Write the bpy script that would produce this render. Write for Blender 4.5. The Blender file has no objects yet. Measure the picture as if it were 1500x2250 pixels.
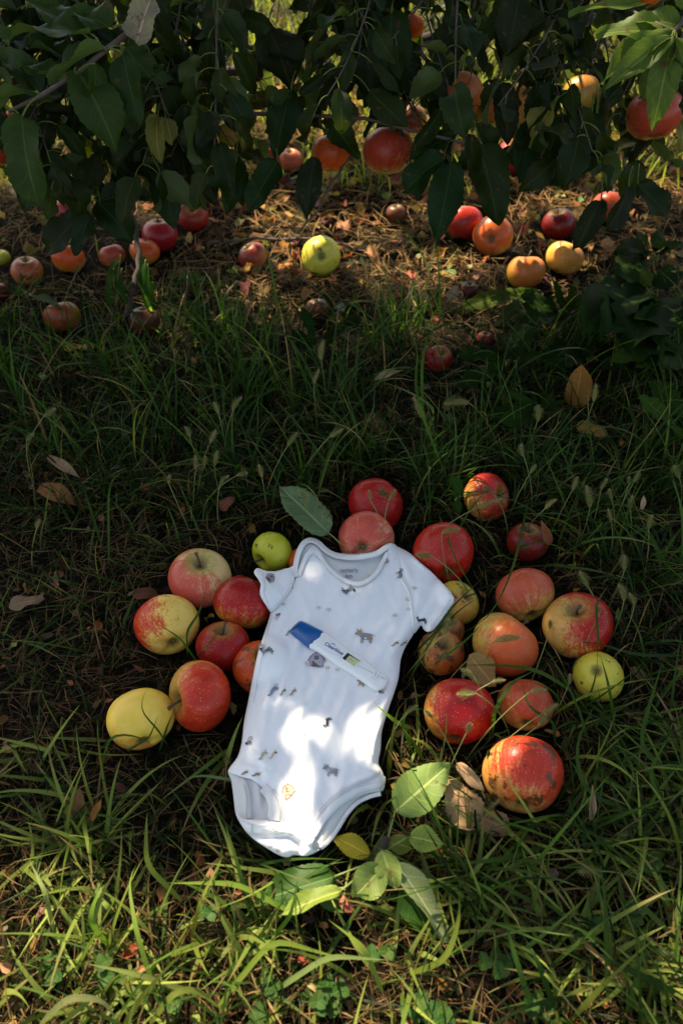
import bpy, math, random
import numpy as np
from mathutils import Vector, Matrix, Quaternion, noise
from mathutils.geometry import delaunay_2d_cdt
random.seed(7); rng = np.random.default_rng(7)
S = bpy.context.scene; COL = S.collection
R_ = math.radians

# ------------------------------------------------------------ camera, light, exposure
CAMZ = 0.867; PITCH = R_(47.9); FPX = 1750.0
SUN_AZ = (-0.62, 0.785); SUN_EL = R_(50)
cam = bpy.data.cameras.new('camera'); camo = bpy.data.objects.new('camera', cam); COL.objects.link(camo)
camo.location = (0, 0, CAMZ); camo.rotation_euler = (math.pi/2 - PITCH, 0, 0)
cam.sensor_fit = 'VERTICAL'; cam.sensor_height = 36; cam.lens = 28.0
cam.clip_start = 0.02; cam.clip_end = 600
cam.dof.use_dof = True; cam.dof.focus_distance = 1.02; cam.dof.aperture_fstop = 5.0
S.camera = camo
w = bpy.data.worlds.new('World'); S.world = w; w.use_nodes = True
nt = w.node_tree; bg = nt.nodes['Background']; sky = nt.nodes.new('ShaderNodeTexSky')
sky.sky_type = 'NISHITA'; sky.sun_disc = False; sky.sun_elevation = SUN_EL
sky.sun_rotation = math.atan2(SUN_AZ[0], SUN_AZ[1]); sky.air_density = 1.0; sky.dust_density = 1.0
wb = nt.nodes.new('ShaderNodeMix'); wb.data_type = 'RGBA'; wb.blend_type = 'MULTIPLY'; wb.inputs[0].default_value = 1.0; wb.inputs[7].default_value = (1.0, .86, .70, 1)
nt.links.new(sky.outputs[0], wb.inputs[6]); nt.links.new(wb.outputs[2], bg.inputs[0]); bg.inputs[1].default_value = 0.085
sl = bpy.data.lights.new('sun', 'SUN'); sl.energy = 3.3; sl.angle = R_(0.53); sl.color = (1.0, 0.85, 0.61)
so = bpy.data.objects.new('sun', sl); COL.objects.link(so)
SUND = Vector((SUN_AZ[0]*math.cos(SUN_EL), SUN_AZ[1]*math.cos(SUN_EL), math.sin(SUN_EL))).normalized()
so.rotation_euler = SUND.to_track_quat('Z', 'Y').to_euler(); so.location = (-2, 3, 4)
S.view_settings.view_transform = 'Standard'; S.view_settings.look = 'None'
S.view_settings.exposure = 2.12; S.view_settings.gamma = 1.0; S.view_settings.use_curve_mapping = False
S.cycles.max_bounces = 6; S.cycles.transparent_max_bounces = 8

# ------------------------------------------------------------ geometry of the view, used to read the photo's places
FW = np.array([0, math.cos(PITCH), -math.sin(PITCH)]); UP = np.array([0, math.sin(PITCH), math.cos(PITCH)])
RT = np.array([1.0, 0, 0]); CP = np.array([0, 0, CAMZ])
def ray(x, y): return FW + RT*((x-750)/FPX) + UP*((1125-y)/FPX)
def gp(x, y, z=0.0):
    d = ray(x, y); return CP + d*((z-CAMZ)/d[2])
def dp(x, y, depth): return CP + ray(x, y)*depth
def gpa(x, y, z):
    x = np.asarray(x, float); y = np.asarray(y, float); z = np.asarray(z, float)+0*x
    d = FW[None] + np.outer((x-750)/FPX, RT) + np.outer((1125-y)/FPX, UP)
    return CP + d*((z-CAMZ)/d[:, 2])[:, None]
def proj(P):
    P = np.atleast_2d(P) - CP; dz = np.maximum(P@FW, 1e-3)
    return 750 + FPX*(P@RT)/dz, 1125 - FPX*(P@UP)/dz, dz
def view_vec(a): v = RT*a[0] + UP*a[1] - FW*a[2]; return Vector(v).normalized()

# ------------------------------------------------------------ mesh helpers
def link(name, me, mats=(), parent=None):
    o = bpy.data.objects.new(name, me); COL.objects.link(o)
    for m in (mats if isinstance(mats, (list, tuple)) else [mats]): me.materials.append(m)
    if parent: o.parent = parent
    return o
def tag(o, label=None, cat=None, group=None, kind=None):
    if label: o['label'] = label
    if cat: o['category'] = cat
    if group: o['group'] = group
    if kind: o['kind'] = kind
    return o
def empty(name, loc=(0, 0, 0)):
    o = bpy.data.objects.new(name, None); COL.objects.link(o); o.location = loc; o.empty_display_size = 0.02; return o
def npmesh(name, V, F, col=None, uv=None, smooth=True):
    """V (n,3); F (m,k) all faces of one size"""
    V = np.asarray(V, np.float32); F = np.asarray(F, np.int32); k = F.shape[1]
    me = bpy.data.meshes.new(name)
    me.vertices.add(len(V)); me.vertices.foreach_set('co', V.ravel())
    me.loops.add(F.size); me.loops.foreach_set('vertex_index', F.ravel())
    me.polygons.add(len(F)); me.polygons.foreach_set('loop_start', np.arange(0, F.size, k, dtype=np.int32))
    me.polygons.foreach_set('loop_total', np.full(len(F), k, np.int32))
    me.polygons.foreach_set('use_smooth', np.full(len(F), smooth))
    if col is not None:
        a = me.attributes.new('tint', 'FLOAT_COLOR', 'POINT')
        c = np.ones((len(V), 4), np.float32); c[:, :3] = col; a.data.foreach_set('color', c.ravel())
    if uv is not None:
        a = me.attributes.new('leafuv', 'FLOAT_VECTOR', 'POINT'); a.data.foreach_set('vector', np.asarray(uv, np.float32).ravel())
    me.update(calc_edges=True); me.validate(); return me
def pymesh(name, V, F, smooth=True, mi=None):
    me = bpy.data.meshes.new(name); me.from_pydata([tuple(v) for v in V], [], F); me.update()
    me.polygons.foreach_set('use_smooth', [smooth]*len(me.polygons))
    if mi is not None: me.polygons.foreach_set('material_index', mi)
    return me
def tube(pts, rad, n=6, cap=True):
    pts = [np.array(p, float) for p in pts]; V = []; F = []
    m = len(pts); rad = [rad]*m if np.isscalar(rad) else rad
    ref = np.array([0.13, 0.37, 0.92])
    for i, p in enumerate(pts):
        t = pts[min(i+1, m-1)] - pts[max(i-1, 0)]; t /= np.linalg.norm(t)+1e-12
        if abs(t@ref) > .95: ref = np.array([0.9, .1, .2])
        a = np.cross(t, ref); a /= np.linalg.norm(a); b = np.cross(t, a)
        for j in range(n):
            q = 2*math.pi*j/n; V.append(p + rad[i]*(a*math.cos(q)+b*math.sin(q)))
    for i in range(m-1):
        for j in range(n):
            F.append((i*n+j, i*n+(j+1) % n, (i+1)*n+(j+1) % n, (i+1)*n+j))
    if cap: F.append(tuple(range(n))[::-1]); F.append(tuple((m-1)*n+j for j in range(n)))
    return V, F
def bez(p0, p1, p2, n=8):
    p0, p1, p2 = map(np.asarray, (p0, p1, p2))
    return [(1-t)**2*p0 + 2*t*(1-t)*p1 + t*t*p2 for t in np.linspace(0, 1, n)]
class MB:
    def __init__(s): s.V = []; s.F = []; s.M = []
    def add(s, V, F, mi=0):
        b = len(s.V); s.V += [tuple(v) for v in V]; s.F += [tuple(i+b for i in f) for f in F]; s.M += [mi]*len(F)
    def build(s, name, mats, parent=None, smooth=True):
        return link(name, pymesh(name, s.V, s.F, smooth, s.M), mats, parent)

# ------------------------------------------------------------ materials
class NT:
    def __init__(s, name):
        s.m = bpy.data.materials.new(name); s.m.use_nodes = True; s.t = s.m.node_tree
        s.b = s.t.nodes['Principled BSDF']; s.out = s.t.nodes['Material Output']
    def n(s, typ, **kw):
        nd = s.t.nodes.new(typ)
        for k, v in kw.items():
            if k[0] == 'i' and k[1:].isdigit():
                if hasattr(v, 'is_linked') or isinstance(v, bpy.types.NodeSocket): s.t.links.new(v, nd.inputs[int(k[1:])])
                else: nd.inputs[int(k[1:])].default_value = v
            else: setattr(nd, k, v)
        return nd
    def math(s, op, a, b=0.0, c=None, clamp=False):
        nd = s.n('ShaderNodeMath', operation=op, i0=a, i1=b, use_clamp=clamp)
        if c is not None:
            if isinstance(c, bpy.types.NodeSocket): s.t.links.new(c, nd.inputs[2])
            else: nd.inputs[2].default_value = c
        return nd.outputs[0]
    def mix(s, f, a, b, mode='MIX'):
        nd = s.t.nodes.new('ShaderNodeMix'); nd.data_type = 'RGBA'; nd.blend_type = mode
        for i, v in ((0, f), (6, a), (7, b)):
            if isinstance(v, bpy.types.NodeSocket): s.t.links.new(v, nd.inputs[i])
            else: nd.inputs[i].default_value = v if i == 0 else (*v[:3], 1)
        return nd.outputs[2]
    def ramp(s, f, a, b, smooth=True):
        nd = s.n('ShaderNodeMapRange', interpolation_type='SMOOTHSTEP' if smooth else 'LINEAR'); s.t.links.new(f, nd.inputs[0])
        nd.inputs[1].default_value = a; nd.inputs[2].default_value = b; return nd.outputs[0]
    def noise(s, vec, scale, detail=3, rough=.55):
        nd = s.n('ShaderNodeTexNoise'); nd.inputs['Scale'].default_value = scale
        nd.inputs['Detail'].default_value = detail; nd.inputs['Roughness'].default_value = rough
        if vec is not None: s.t.links.new(vec, nd.inputs['Vector'])
        return nd.outputs[0]
    def bump(s, h, strength=.3, dist=.001):
        nd = s.n('ShaderNodeBump'); nd.inputs['Strength'].default_value = strength; nd.inputs['Distance'].default_value = dist
        s.t.links.new(h, nd.inputs['Height']); s.t.links.new(nd.outputs[0], s.b.inputs['Normal']); return nd.outputs[0]
    def set(s, **kw):
        for k, v in kw.items():
            k = {'base': 'Base Color', 'rough': 'Roughness', 'spec': 'Specular IOR Level', 'coat': 'Coat Weight', 'coatr': 'Coat Roughness',
                 'sheen': 'Sheen Weight', 'trans': 'Transmission Weight', 'sss': 'Subsurface Weight'}.get(k, k)
            if isinstance(v, bpy.types.NodeSocket): s.t.links.new(v, s.b.inputs[k])
            elif k == 'Base Color': s.b.inputs[k].default_value = (*v[:3], 1)
            else: s.b.inputs[k].default_value = v
        return s
def plain(name, col, rough=.6, var=.25, scale=60, bump=.2, **kw):
    t = NT(name); tc = t.n('ShaderNodeTexCoord').outputs['Object']
    f = t.noise(tc, scale, 4); c2 = tuple(c*(1-var) for c in col)
    t.set(base=t.mix(f, col, c2), rough=rough, **kw); t.bump(f, bump, .0006); return t.m
def leafmat(name, transl=.35, rough=.5, veins=1.0, back=(.9, 1.1, .8), spots=0.0, under=.3, spec=.16):
    t = NT(name); tint = t.n('ShaderNodeAttribute', attribute_name='tint').outputs['Color']
    uv = t.n('ShaderNodeAttribute', attribute_name='leafuv').outputs['Vector']
    sp = t.n('ShaderNodeSeparateXYZ', i0=uv); u = sp.outputs[0]; v = sp.outputs[1]
    au = t.math('ABSOLUTE', u)
    wob = t.noise(t.n('ShaderNodeTexCoord').outputs['Object'], 60, 2)
    ph = t.math('ADD', t.math('MULTIPLY', t.math('SUBTRACT', v, t.math('MULTIPLY', au, .20)), 7.0), t.math('MULTIPLY', wob, .9))
    fr = t.math('ABSOLUTE', t.math('SUBTRACT', t.math('FRACT', ph), .5))
    vein = t.math('SUBTRACT', 1.0, t.ramp(fr, 0.0, 0.09)); mid = t.math('SUBTRACT', 1.0, t.ramp(au, .02, .09))
    vm = t.math('MULTIPLY', t.math('MAXIMUM', t.math('MULTIPLY', vein, .34), mid), veins, clamp=True)
    tc = t.n('ShaderNodeTexCoord').outputs['Object']; nz = t.noise(tc, 45, 4); fine = t.noise(tc, 500, 2)
    base = t.mix(nz, t.mix(1.0, tint, (.72, .75, .7), 'MULTIPLY'), t.mix(1.0, tint, (1.3, 1.22, 1.2), 'MULTIPLY'))
    light = t.mix(1.0, base, (2.3, 1.9, 2.4), 'MULTIPLY')
    c = t.mix(vm, base, light)
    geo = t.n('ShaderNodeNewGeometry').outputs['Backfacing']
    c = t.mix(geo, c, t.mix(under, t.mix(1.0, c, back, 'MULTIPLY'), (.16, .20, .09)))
    if spots:
        s = t.ramp(t.noise(tc, 70, 3), .64, .70); c = t.mix(t.math('MULTIPLY', s, spots), c, (.09, .04, .015))
    h = t.math('ADD', t.math('MULTIPLY', vm, -.6), t.math('MULTIPLY', fine, .3)); 
    t.set(base=c, rough=rough, spec=spec); bn = t.bump(h, .45, .0012)
    tr = t.n('ShaderNodeBsdfTranslucent'); t.t.links.new(t.mix(1.0, c, (1.6, 1.75, .7), 'MULTIPLY'), tr.inputs[0]); t.t.links.new(bn, tr.inputs[1])
    mx = t.n('ShaderNodeMixShader'); mx.inputs[0].default_value = transl
    t.t.links.new(t.b.outputs[0], mx.inputs[1]); t.t.links.new(tr.outputs[0], mx.inputs[2]); t.t.links.new(mx.outputs[0], t.out.inputs[0])
    return t.m
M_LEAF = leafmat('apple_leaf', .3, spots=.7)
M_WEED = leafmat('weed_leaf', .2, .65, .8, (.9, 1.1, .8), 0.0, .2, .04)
M_LEAFDRY = leafmat('dry_leaf', .18, .8, .6, (1, 1, 1), .6, 0.0)
M_GRASS = leafmat('grass_blade', .42, .45, .35, (1, 1, 1), 0.0, 0.0, .14)
M_STRAW = leafmat('straw', .15, .8, 0.0, (1, 1, 1), 0.0, 0.0)
M_BARK = plain('bark', (.05, .036, .028), .9, .6, 90, .8)
M_TWIG = plain('twig', (.10, .065, .05), .75, .5, 200, .5)
M_PET = plain('petiole', (.17, .20, .05), .5, .3, 100, .2)

# ------------------------------------------------------------ light and shade on the ground: where the crown overhead has gaps
PATCH = [(787, 1538, 36, 19), (609, 1632, 28, 30), (656, 1710, 24, 17), (768, 1695, 28, 18), (822, 1640, 10, 22), (625, 1830, 40, 12), (560, 1690, 20, 12), (700, 1790, 26, 26),
         (838, 1490, 14, 12), (940, 1545, 20, 50), (925, 1725, 55, 45), (1120, 1650, 60, 40), (1035, 1065, 22, 22), (290, 1545, 12, 26), (1010, 1760, 30, 30),
         (650, 450, 81, 18), (745, 490, 67, 24), (810, 450, 54, 16), (590, 500, 35, 12), (540, 595, 35, 18), (860, 545, 81, 27), (700, 530, 54, 29),
         (1015, 465, 35, 29), (1065, 500, 35, 27), (1215, 545, 35, 27), (1255, 555, 21, 24), (1135, 580, 13, 27), (1205, 475, 18, 13), (950, 560, 54, 27), (1060, 605, 35, 16),
         (1100, 430, 32, 16), (1350, 640, 81, 12), (990, 660, 54, 10), (318, 630, 13, 40), (860, 860, 26, 10), (1410, 1100, 14, 12), (1480, 1150, 20, 18), (1000, 1025, 14, 10),
         (810, 520, 54, 54), (1330, 430, 54, 18), (1420, 500, 27, 16), (700, 1850, 14, 8), (555, 1775, 10, 14)]
def lit_px(x, y, P):
    for cx, cy, rx, ry in PATCH:
        if ((x-cx)/rx)**2 + ((y-cy)/ry)**2 < 1: return True
    n = noise.noise(Vector((P[0]*9, P[1]*9, 3.1))); n2 = noise.noise(Vector((P[0]*24, P[1]*24, 7.7)))
    edge = 1855 + 0.02*max(0, x-500) + (90 if x > 700 else 0)
    if y > edge:
        k = min(1, (y-edge)/160)
        if x > 950: return n + .6*n2 > .16 - .12*k
        return n*.8 + .6*n2 > -.04 - .6*k
    if y < 430: return n + .7*n2 > (-.3 if y < 270 else .34)
    if y < 600 and x > 450: return n2 + .5*n > .5
    return False
RINGD = [(0, 0)] + [(.034*math.cos(a), .034*math.sin(a)) for a in np.linspace(0, 2*math.pi, 7)[:-1]]
SDV = np.array(SUND)
GLOW = [dp(x, y, d) for x, y, d in [(560, 20, 1.3), (845, 25, 1.35), (700, 165, 1.35), (390, 60, 1.35), (1275, 170, 1.24), (1150, 60, 1.3), (300, 20, 1.35), (980, 120, 1.35), (1060, 300, 1.3), (250, 180, 1.3), (1240, 90, 1.35), (1340, 430, 1.3), (650, 60, 1.35), (70, 20, 1.3), (1410, 130, .98), (460, 140, 1.35)]]
def blocks_light(L):
    """would a leaf at L shade a place that the photograph shows in the sun"""
    for g in GLOW:
        v = L-g; s = v@SDV
        if s > .08 and np.linalg.norm(v-s*SDV) < .055: return True
    t = (L[2]-.05)/SUND.z; gx = L[0]-SUND.x*t; gy = L[1]-SUND.y*t
    for dx, dy in RINGD:
        P = np.array([gx+dx, gy+dy, .05]); px, py, dz = proj(P)
        if P[1] < -.25: return True
        if P[1] < .02: px, py = np.array([px[0]]), np.array([2300.])
        if lit_px(px[0], py[0], P): return True
    return False
# ------------------------------------------------------------ ground
def spaced():
    inner = np.arange(-2.2, 2.2001, .02); out = 2.2*1.45**np.arange(1, 14)
    return np.concatenate([-out[::-1], inner, out])
gx = spaced(); gy = spaced() + 1.2
def ground_z(x, y):
    return .006*np.sin(7*x+1.3)*np.cos(6*y+.4) + .004*np.sin(19*x+3*y) * np.sin(17*y-2*x) - .004
GX, GY = np.meshgrid(gx, gy); near = np.exp(-(np.maximum(0, np.hypot(GX, GY-1.2)-2)/2)**2)
GZ = ground_z(GX, GY)*near + (1-near)*-.004
GZ += .004*near*rng.standard_normal(GX.shape)*.5
V = np.stack([GX.ravel(), GY.ravel(), GZ.ravel()], 1); nx = len(gx)
I = (np.arange(len(gy)-1)[:, None]*nx + np.arange(nx-1)[None]).ravel()
t = NT('soil_and_thatch'); tc = t.n('ShaderNodeTexCoord').outputs['Object']
mp = t.n('ShaderNodeMapping'); mp.inputs['Scale'].default_value = (60, 220, 60); mp.inputs['Rotation'].default_value = (0, 0, .5); t.t.links.new(tc, mp.inputs[0])
mp2 = t.n('ShaderNodeMapping'); mp2.inputs['Scale'].default_value = (200, 50, 60); mp2.inputs['Rotation'].default_value = (0, 0, .2); t.t.links.new(tc, mp2.inputs[0])
f1 = t.noise(mp.outputs[0], 1, 4); f2 = t.noise(mp2.outputs[0], 1, 4); big = t.noise(tc, 9, 3); gr = t.noise(tc, 120, 4)
fib = t.math('MAXIMUM', f1, f2)
c = t.mix(t.ramp(fib, .5, .72), (.005, .0032, .0015), (.045, .028, .012)); c = t.mix(t.ramp(big, .4, .65), c, t.mix(1.0, c, (.55, .75, .4), 'MULTIPLY'))
t.set(base=c, rough=.95, spec=.1); t.bump(t.math('ADD', fib, t.math('MULTIPLY', gr, .5)), 1.0, .006)
tag(link('ground', npmesh('ground', V, np.stack([I, I+1, I+1+nx, I+nx], 1)), t.m), kind='structure')

# ------------------------------------------------------------ apples
def apple_mat(seed, base, blush, D, cover, streak, rot, dark, green):
    t = NT('apple_skin'); tc = t.n('ShaderNodeTexCoord').outputs['Object']
    nv = t.n('ShaderNodeVectorMath', operation='NORMALIZE', i0=tc).outputs[0]
    off = t.n('ShaderNodeVectorMath', operation='ADD', i0=nv, i1=(seed*3.1, seed*1.7, seed*.9)).outputs[0]
    sp = t.n('ShaderNodeSeparateXYZ', i0=nv); x, y, z = sp.outputs
    rho = t.math('ADD', t.math('SQRT', t.math('ADD', t.math('MULTIPLY', x, x), t.math('MULTIPLY', y, y))), .04)
    cb = t.n('ShaderNodeCombineXYZ', i0=t.math('DIVIDE', x, rho), i1=t.math('DIVIDE', y, rho), i2=t.math('MULTIPLY_ADD', z, .16, seed*2.3)).outputs[0]
    st = t.noise(cb, 9, 5, .65); st2 = t.noise(cb, 44, 4, .7); n1 = t.noise(off, 1.6, 3); mott = t.noise(off, 14, 4)
    dot = t.n('ShaderNodeVectorMath', operation='DOT_PRODUCT', i0=nv, i1=D).outputs['Value']
    v = t.math('ADD', t.math('ADD', dot, t.math('MULTIPLY_ADD', n1, 1.6, -.8)), t.math('MULTIPLY_ADD', t.math('MULTIPLY_ADD', st2, .8, st), streak*4.2, -streak*3.72))
    v = t.math('ADD', v, t.math('MULTIPLY_ADD', mott, 1.5, -.78))
    f = t.ramp(v, -cover-.35, -cover+.75)
    c0 = t.mix(t.ramp(n1, .35, .7), base, t.mix(1.0, base, (.88, .93, .7), 'MULTIPLY'))
    blush = (blush[0]*.93, blush[1]*.72, blush[2]*.75); mid = tuple(.68*a+.32*b for a, b in zip(blush, base))
    c = t.mix(t.ramp(f, 0, .5), c0, mid); c = t.mix(t.ramp(f, .4, 1.0), c, blush)
    c = t.mix(t.math('MULTIPLY', t.ramp(v, -cover+.4, -cover+1.5), dark), c, tuple(q*.45 for q in blush))
    # greenish shoulder and russet in the stem cavity, dull basin at the calyx
    c = t.mix(t.math('MULTIPLY', t.math('MULTIPLY', t.ramp(z, .72, .97), t.ramp(mott, .3, .6)), green), c, (.30, .30, .06))
    c = t.mix(t.math('MULTIPLY', t.ramp(z, .90, .995), .75), c, (.13, .08, .02))
    c = t.mix(t.math('MULTIPLY', t.ramp(t.math('MULTIPLY', z, -1.0), .93, .995), .8), c, (.12, .08, .02))
    vo = t.n('ShaderNodeTexVoronoi'); t.t.links.new(off, vo.inputs['Vector']); vo.inputs['Scale'].default_value = 11
    dots = t.math('SUBTRACT', 1.0, t.ramp(vo.outputs[0], .07, .17)); c = t.mix(t.math('MULTIPLY', dots, .75), c, (.72, .46, .18))
    vs = t.n('ShaderNodeTexVoronoi'); t.t.links.new(off, vs.inputs['Vector']); vs.inputs['Scale'].default_value = 4.2
    sp_ = t.math('SUBTRACT', 1.0, t.ramp(t.math('ADD', vs.outputs[0], t.math('MULTIPLY', mott, .25)), .13, .2)); c = t.mix(t.math('MULTIPLY', sp_, .55), c, (.07, .035, .015))
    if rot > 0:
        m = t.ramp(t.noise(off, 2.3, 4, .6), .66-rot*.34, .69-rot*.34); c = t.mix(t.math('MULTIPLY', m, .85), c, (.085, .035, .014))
    rg = t.math('MULTIPLY_ADD', mott, .2, .22)
    t.set(base=c, rough=rg, spec=.3); t.bump(t.math('ADD', mott, t.math('MULTIPLY', n1, 2.0)), .22, .0015)
    return t.m
M_STEM = plain('apple_stem', (.10, .065, .03), .7, .5, 300, .4)
M_CALYX = plain('apple_calyx', (.05, .035, .02), .9, .5, 300, .4)
def apple_mesh(Rr, seed, ns=40, nr=30):
    r = random.Random(seed); h = r.uniform(.82, .92); lob = r.uniform(.012, .035); tilt = r.uniform(-.06, .06); tilt2 = r.uniform(-.06, .06); a0 = r.uniform(0, 6)
    dpt = r.uniform(.28, .38); V = []; F = []
    def pt(ph, a):
        s, c = math.sin(ph), math.cos(ph)
        rr = s**.92*(1+.07*c)*(1+lob*math.cos(5*(a-a0))*(.35+max(0, -c)**1.3)+.012*math.cos(2*(a-a0)+1))
        z = h*c + tilt*s*math.cos(a-a0) + tilt2*s*math.sin(a-a0)
        if c > 0: z -= dpt*math.exp(-(s/.24)**2)
        else: z += .2*math.exp(-(s/.27)**2); z += .02*math.cos(5*(a-a0))*math.exp(-((s-.4)/.2)**2)
        return (Rr*rr*math.cos(a), Rr*rr*math.sin(a), Rr*z)
    V.append(pt(1e-4, 0))
    for i in range(1, nr):
        u = i/nr; ph = math.pi*(u - .11*math.sin(2*math.pi*u)/ (math.pi))
        for j in range(ns): V.append(pt(ph, 2*math.pi*j/ns))
    V.append(pt(math.pi-1e-4, 0)); b = len(V)-1
    for j in range(ns): F.append((0, 1+j, 1+(j+1) % ns)); F.append((b, b-ns+(j+1) % ns, b-ns+j))
    for i in range(nr-2):
        for j in range(ns): q = 1+i*ns; F.append((q+j, q+ns+j, q+ns+(j+1) % ns, q+(j+1) % ns))
    return V, F, h-dpt, h-.2
Y = (.74, .47, .07); YP = (.80, .52, .11); YG = (.40, .38, .03); OR = (.64, .25, .04); PY = (.68, .44, .18)
RD = (.44, .014, .010); RR = (.60, .045, .014); RO = (.66, .11, .018); PK = (.60, .12, .07); BR = (.22, .085, .03)
SPH = []      # centre, radius, how much grass may cover it
LAND = []     # landmarks for describing small neighbours
def make_apple(px, py, rp, label, axis=(0, .9, .4), base=Y, blush=RR, bd=(0, .3, .9), cover=.3, streak=.35, rot=0, dark=.6, green=.6, depth=None, k=.82, stem=1.0, group='apples lying in the grass', grass=.08, short=None, cat='apple', dz=0):
    cover -= .22
    d = depth or (CAMZ)/(k*rp/FPX - ray(px, py)[2]); Rr = rp*d/FPX/1.0; c = dp(px, py, d) + np.array([0, 0, dz])
    i = len(SPH); SPH.append((c, Rr, grass)); V, F, zt, zb = apple_mesh(Rr, i+3)
    ax = view_vec(axis); q = ax.to_track_quat('Z', 'Y') @ Quaternion((0, 0, 1), i*1.3)
    D = (q.inverted() @ view_vec(bd)); m = apple_mat(i+1, base, blush, tuple(D), cover, streak, rot, dark, green)
    # clean low-poly for the small far ones
    o = link('apple', pymesh('apple', V, F), m); o.rotation_mode = 'QUATERNION'; o.rotation_quaternion = q; o.location = c
    tag(o, label, cat, group)
    sv, sf = tube(bez((0, 0, Rr*(zt-.04)), (Rr*.03, 0, Rr*(zt+.25*stem)), (Rr*.18, Rr*.06, Rr*(zt+.5*stem)), 6), [Rr*.04]*4+[Rr*.045, Rr*.065], 6)
    link('stem', pymesh('stem', sv, sf), M_STEM, o)
    cv = [(0, 0, -Rr*(zb-.05))]; cf = []
    for j in range(5):
        a = j*2*math.pi/5; e = Rr*.13
        cv += [(e*.5*math.cos(a-.5), e*.5*math.sin(a-.5), -Rr*(zb+.0)), (e*math.cos(a), e*math.sin(a), -Rr*(zb+.09)), (e*.5*math.cos(a+.5), e*.5*math.sin(a+.5), -Rr*(zb+.0))]
        cf += [(0, 1+3*j, 2+3*j), (0, 2+3*j, 3+3*j)]
    link('calyx', pymesh('calyx', cv, cf, False), M_CALYX, o)
    LAND.append((px, py, short or label)); return o
A = make_apple
A(440, 1272, 69, 'pink and pale green apple with its stem up, topmost left of the white bodysuit', (.12, .72, .66), PY, PK, (-.6, -.2, .5), .15, .45, dark=.1, green=1, short='pale pink apple')
A(368, 1374, 71, 'yellow apple with a red left cheek and a brown calyx basin at lower right', (-.35, .55, -.6), YP, RR, (-1, .2, .2), .05, .35, short='yellow apple with the red cheek')
A(536, 1322, 66, 'deep red speckled apple tucked against the left sleeve of the bodysuit', (-.35, -.9, .15), (.66, .32, .05), RD, (.2, .9, .4), .6, .4, dark=.7, short='deep red speckled apple')
A(490, 1421, 58, 'small dark red apple with an upright stem between three bigger apples', (.05, .93, .5), (.6, .28, .05), RD, (0, 0, 1), .6, .4, short='small dark red apple')
A(441, 1528, 77, 'large orange red streaked apple with its stem hollow facing left', (-.78, -.05, .6), (.6, .33, .07), RR, (.5, -.1, .7), .35, .5, short='large orange red streaked apple')
A(310, 1581, 73, 'plain yellow apple with a pale orange flush, lowest left of the bodysuit', (-.25, .7, -.65), (.86, .56, .085), (.70, .30, .05), (-.3, -1, .1), -.35, .15, dark=0, short='plain yellow apple')
A(574, 1468, 62, 'scabby orange red apple half under the left edge of the bodysuit', (.2, .6, .6), (.55, .22, .05), RO, (-.4, .2, .8), .5, .4, .28, short='scabby orange red apple')
A(599, 1213, 47, 'small lime green apple with a dark hollow, above the left sleeve', (-.65, -.5, .55), (.50, .47, .03), (.5, .44, .04), (0, 0, 1), -1, .2, .1, green=0, short='small lime green apple')
A(668, 1236, 36, 'orange apple peeping out behind the left shoulder of the bodysuit', (0, .8, .5), OR, RO, (0, .2, 1), .2, .3, short='half hidden orange apple')
A(826, 1108, 61, 'shiny red apple with a dark calyx at upper right, highest of the heap', (-.3, -.55, -.75), (.5, .2, .03), (.50, .016, .01), (0, 0, 1), 1.0, .35, dark=.5, grass=.1, short='highest shiny red apple')
A(804, 1186, 62, 'dull pink apple behind the neckline of the bodysuit', (.2, .3, -.9), (.62, .30, .16), (.58, .11, .065), (-.3, .5, .5), .2, .8, dark=.2, short='dull pink apple')
A(1067, 1092, 54, 'orange and red apple alone in tall grass right of the top red apple', (.75, .1, .65), (.62, .33, .07), RD, (.8, .3, .4), .55, .3, grass=.3, dark=.6, short='lone orange and red apple')
A(974, 1216, 67, 'bright red speckled apple above the right sleeve', (-.1, .6, -.6), (.55, .2, .04), (.56, .028, .012), (0, .3, .8), .75, .4, grass=.28, short='bright red apple above the right sleeve')
A(1002, 1326, 50, 'greenish yellow apple behind the cuff of the right sleeve', (.55, .55, .6), (.55, .38, .05), (.55, .30, .05), (0, 0, 1), -.3, .2, .1, grass=.1, short='greenish yellow apple')
A(1153, 1308, 64, 'dusty pink apple with yellow round its calyx hollow', (-.15, .8, -.62), (.56, .34, .08), (.54, .11, .045), (-.5, .9, .1), .5, .5, dark=.2, grass=.25, short='dusty pink apple')
A(1268, 1375, 76, 'big crimson apple with a yellow patch below its stem hollow', (-.25, .72, .62), (.62, .33, .08), RD, (.7, .25, .4), .35, .35, grass=.25, short='big crimson apple')
A(1107, 1418, 73, 'orange pink apple with a lime green shoulder, middle of the right group', (.6, .7, -.1), (.50, .34, .06), (.60, .13, .03), (.5, -.4, .6), .5, .55, dark=.2, grass=.35, short='orange pink apple with the green shoulder')
A(968, 1434, 51, 'weathered orange apple sunk in grass right of the bodysuit waist', (.1, .5, .7), (.55, .27, .05), (.42, .11, .02), (.5, 0, .6), .1, .3, .35, grass=.35, short='weathered orange apple')
A(978, 1384, 42, 'brownish orange apple wedged under the right sleeve cuff', (.2, .6, .5), (.40, .22, .05), (.3, .10, .03), (0, 0, 1), .2, .3, .3, grass=.3, short='brownish orange apple')
A(1313, 1486, 54, 'small yellow green apple with a brown scab, far right of the group', (.3, -.4, -.75), (.66, .54, .055), (.68, .46, .06), (0, 0, 1), -1, .2, .12, green=0, grass=.25, short='small yellow green apple')
A(1007, 1564, 77, 'big glossy red apple with an orange left side, right of the bodysuit hip', (.25, .75, -.55), (.66, .30, .05), RD, (.75, .2, .5), .85, .3, dark=.35, grass=.3, short='big glossy red apple')
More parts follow.
